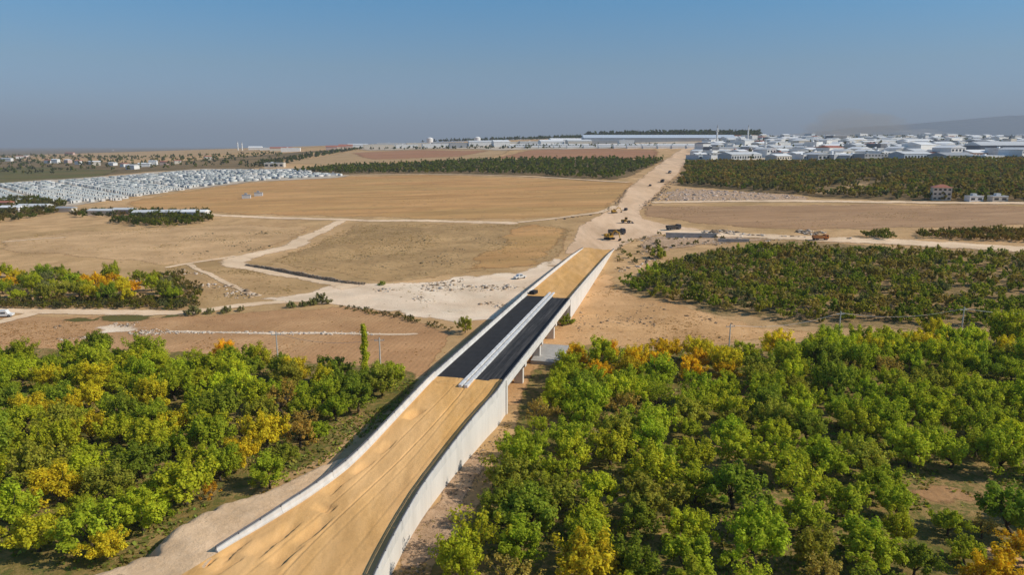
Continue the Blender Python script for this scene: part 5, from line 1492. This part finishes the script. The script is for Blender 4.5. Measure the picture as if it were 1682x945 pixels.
def dump_truck(px, py, rz, label, cab_c, bed_c, bed_up=False, sc=1.0, name='dump_truck'):
    x, y = G(px, py); t = empty(name, (x, y, H1(x, y) + .2), rz, label, 'truck'); t.scale = (sc,) * 3
    MB().box(-3.9, 3.6, -.5, .5, .6, .95).build('chassis', M['dark'], t)
    cm = paint('truck_' + cab_c, {'white': (.7, .7, .68), 'orange': (.5, .16, .03), 'dark': (.07, .07, .08), 'red': (.35, .05, .04), 'blue': (.05, .11, .25)}[cab_c], .4)
    prof = [(2.1, .7), (3.95, .7), (3.95, 1.7), (3.7, 2.75), (2.1, 2.85)]
    cab = MB().prism([[(a, -1.22, b) for a, b in prof], [(a, 1.22, b) for a, b in prof]], None).build('cab', cm, t)
    MB().box(3.72, 3.98, -1.0, 1.0, 1.75, 2.45).build('windscreen', M['glass'], cab)
    for s in (-1, 1): MB().box(2.7, 3.5, s * 1.23 - .02, s * 1.23 + .02, 1.8, 2.5).build('window', M['glass'], cab)
    bm = paint('bed_' + bed_c, {'orange': (.42, .17, .05), 'grey': (.25, .25, .25), 'dark': (.06, .055, .05), 'white': (.7, .7, .68)}[bed_c], .6)
    bed = MB()
    bed.box(-3.9, 1.9, -1.25, 1.25, 1.0, 1.2)
    for s in (-1, 1): bed.box(-3.9, 1.9, s * 1.25 - .07, s * 1.25 + .07, 1.2, 2.3)
    bed.box(1.75, 1.9, -1.18, 1.18, 1.2, 2.6)
    bed.box(-3.9, -3.78, -1.18, 1.18, 1.2, 2.2)
    bed.build('tipper_bed', bm, t)
    for xx in (2.9, -1.7, -3.0):
        for s in (-1, 1): wheel(t, xx, s * 1.05, .52, .42)
    return t
def loader(px, py, rz, label):
    x, y = G(px, py); t = empty('wheel_loader', (x, y, H1(x, y) + .15), rz, label, 'loader')
    bd = MB().box(-3.0, -.2, -.95, .95, .8, 1.9); bd.box(-.2, 1.6, -.6, .6, .8, 1.5)
    bd.build('body', YEL, t)
    cab = MB().box(-1.0, .5, -.75, .75, 1.902, 3.3).build('cab', YEL, t); MB().box(-.8, .55, -.78, .78, 2.3, 3.1).build('window', M['glass'], cab)
    for xx in (-1.9, 1.3):
        for s in (-1, 1): wheel(t, xx, s * 1.1, .8, .6)
    for s in (-1, 1): MB().prism([[(1.2, s * .6 - .1, 1.5), (1.2, s * .6 + .1, 1.5), (1.2, s * .6 + .1, 1.8), (1.2, s * .6 - .1, 1.8)], [(3.2, s * .6 - .1, .6), (3.2, s * .6 + .1, .6), (3.2, s * .6 + .1, .9), (3.2, s * .6 - .1, .9)]], None).build('lift_arm', YEL, t)
    bp = [(3.0, 1.1), (3.0, .3), (3.3, .1), (4.2, .1), (3.5, .35)]
    MB().prism([[(a, -1.4, b) for a, b in bp], [(a, 1.4, b) for a, b in bp]], None).build('bucket', M['dark'], t)
def car(px, py, rz, colr, label, van=False):
    x, y = G(px, py); t = empty('pickup_truck' if not van else 'van', (x, y, H1(x, y) + .1), rz, label, 'van' if van else 'car')
    cm = paint('car_' + colr, {'white': (.75, .75, .73), 'grey': (.25, .26, .27), 'dark': (.03, .03, .035), 'red': (.35, .04, .03)}[colr], .35)
    prof = [(-2.3, .35), (2.3, .35), (2.35, .85), (1.3, 1.0), (.7, 1.65 if not van else 2.0), (-.9 if not van else -2.2, 1.65 if not van else 2.0), (-1.2 if not van else -2.3, 1.0), (-2.35, .95)]
    b = MB().prism([[(a, -.88, c) for a, c in prof], [(a, .88, c) for a, c in prof]], None).build('body', cm, t)
    for s in (-1, 1): MB().box(-.7, .6, s * .885 - .015, s * .885 + .015, 1.05, 1.5).build('window', M['glass'], b)
    for xx in (1.45, -1.45):
        for s in (-1, 1): wheel(t, xx, s * .8, .36, .25)
excavator(1001, 394, -.9, 'yellow excavator digging at the end of the far ramp', 1.1)
dump_truck(1013, 386, .1, 'dark tipper truck standing behind the digging excavator', 'dark', 'dark', sc=1.1)
loader(1029, 367, -.3, 'yellow wheel loader on the wide dirt road')
excavator(1009, 350.5, .4, 'small excavator at the left edge of the dirt road', .8)
dump_truck(1106, 378, .3, 'dark tipper truck at the start of the service road', 'dark', 'dark', sc=1.0)
dump_truck(1347, 395, .05, 'orange tipper truck driving along the right service road', 'orange', 'orange', sc=.9)
dump_truck(1088, 300, 1.2, 'dark tipper truck far up the dirt road', 'dark', 'dark')
dump_truck(1100, 285, 1.2, 'small dark truck farther up the dirt road by the orchard', 'dark', 'grey')
car(1068, 306, 1.2, 'dark', 'dark car on the left side of the far dirt road')
car(1028, 346, 1.2, 'dark', 'dark car in the middle of the wide dirt road')
car(8, 521, .2, 'white', 'white van parked at the left end of the white lane', True)
car(854, 458, .6, 'white', 'white pickup on the gravel beside the far ramp')

# culvert wall and concrete blocks by the works
def boxthing(name, px, py, sx, sy, sz, rz, mat, label, cat, group=None):
    x, y = G(px, py)
    mb = MB().box(-sx / 2, sx / 2, -sy / 2, sy / 2, -.5, sz); mb.box(-sx / 2 - .15, sx / 2 + .15, -sy / 2 - .15, sy / 2 + .15, sz + .002, sz + .25)
    o = mb.build(name, mat, None, (x, y, H1(x, y)), rz); tag(o, label, cat, group); return o
boxthing('culvert_wall', 1135, 391, 24, .6, 2.2, -.12, M['concrete_grey'], 'low grey culvert wall beside the service road', 'wall')
boxthing('culvert_wall', 1205, 398, 14, .6, 1.4, -.08, M['concrete_grey'], 'short grey culvert wall right of the longer one', 'wall')
p_ = bw(79.5, -5.3)
o_ = MB().box(-1.4, 1.4, -.8, .8, 0, 1.0).build('formwork_stack', M['dark'], None, (p_.x, p_.y, 6.2), 1.1); tag(o_, 'dark formwork stack against the left parapet at the asphalt end', 'formwork')

# ------------------------------------------------------------------ distant hills
def hills(name, x0, x1, y, prof, label, depth=2500, rough=14):
    n, m = 200, 40
    V = []
    for j in range(m):
        q = j / (m - 1)
        for i in range(n):
            x = x0 + (x1 - x0) * i / (n - 1)
            h = np.interp(x, prof[0], prof[1]); k = math.sin(math.pi * min(1, q * 1.0) * .5) if q < 1 else 1
            env = math.sin(math.pi * q) ** .8 if 0 < q < 1 else 0
            V.append((x, y + depth * q, h * env * (1 + .12 * mnoise.fractal((x * .0006, q * 3, 1.5), 1, 2, 5)) + rough * env * mnoise.fractal((x * .0007, q * 3, 4), 1, 2, 4) - 20))
    idx = np.arange(n * m).reshape(n, m)
    F = np.stack([idx[:-1, :-1], idx[:-1, 1:], idx[1:, 1:], idx[1:, :-1]], -1).reshape(-1, 4)
    o = link(name, npmesh(name, V, F, mats=[M['hill']], smooth=True)); tag(o, label, 'hills', kind='structure')
M['hill'] = earth('hill_ground', soft=False, cols=[(.26, .21, .15), (.34, .28, .20), (.42, .35, .26)], big=.0008, mid=.004, fine=.02, bump=0, patch=(.12, .11, .07), patch_amt=.6)
hills('distant_hills', 4800, 26000, 14000, ([4800, 7000, 9300, 11700, 14200, 18000, 26000], [90, 390, 570, 700, 640, 560, 450]), 'low bluish hills on the right skyline', 5000, 30)

# ------------------------------------------------------------------ air
def air(name, lo, hi, col, dens, label):
    mb = MB().box(lo[0], hi[0], lo[1], hi[1], lo[2], hi[2])
    m, N, L = newmat(name + '_air')
    pv = N.new('ShaderNodeVolumePrincipled'); pv.inputs['Color'].default_value = (*col, 1); pv.inputs['Density'].default_value = dens; pv.inputs['Anisotropy'].default_value = 0.0
    o = N.new('ShaderNodeOutputMaterial'); L.new(pv.outputs[0], o.inputs['Volume'])
    ob = mb.build(name, m); tag(ob, label, 'haze', kind='stuff')
air('haze', (-72000, -72000, -22), (72000, 72000, 980), (0.64, 0.71, 0.81), 1.0e-4, 'thin bluish autumn haze over the whole plain')

def dust_cloud():
    x, y = G(1400, 224); x, y = x * 1.12, y * 1.12
    n, m = 36, 20; V = []
    for i in range(m + 1):
        e = -math.pi / 2 + math.pi * i / m
        for j in range(n):
            a = 2 * math.pi * j / n
            d = Vector((math.cos(a) * math.cos(e), math.sin(a) * math.cos(e), math.sin(e)))
            k = 1 + .45 * mnoise.fractal((d.x * 1.6 + 4, d.y * 1.6, d.z * 1.6), 1, 2, 3)
            V.append((x + d.x * 170 * k, y + d.y * 160 * k, H1(x, y) + 30 + (d.z * 48 + 10 * d.z * d.z) * k))
    idx = np.arange((m + 1) * n).reshape(m + 1, n)
    F = [(idx[i, j], idx[i, (j + 1) % n], idx[i + 1, (j + 1) % n], idx[i + 1, j]) for i in range(m) for j in range(n)]
    mm, N, L = newmat('dust'); pv = N.new('ShaderNodeVolumePrincipled'); pv.inputs['Color'].default_value = (.80, .70, .60, 1); pv.inputs['Density'].default_value = 0.0022
    o = N.new('ShaderNodeOutputMaterial'); L.new(pv.outputs[0], o.inputs['Volume'])
    tag(link('dust_cloud', npmesh('dust_cloud', V, F, mats=[mm], smooth=True)), 'pale brown dust plume hanging behind the industrial town', 'dust', kind='stuff')
dust_cloud()
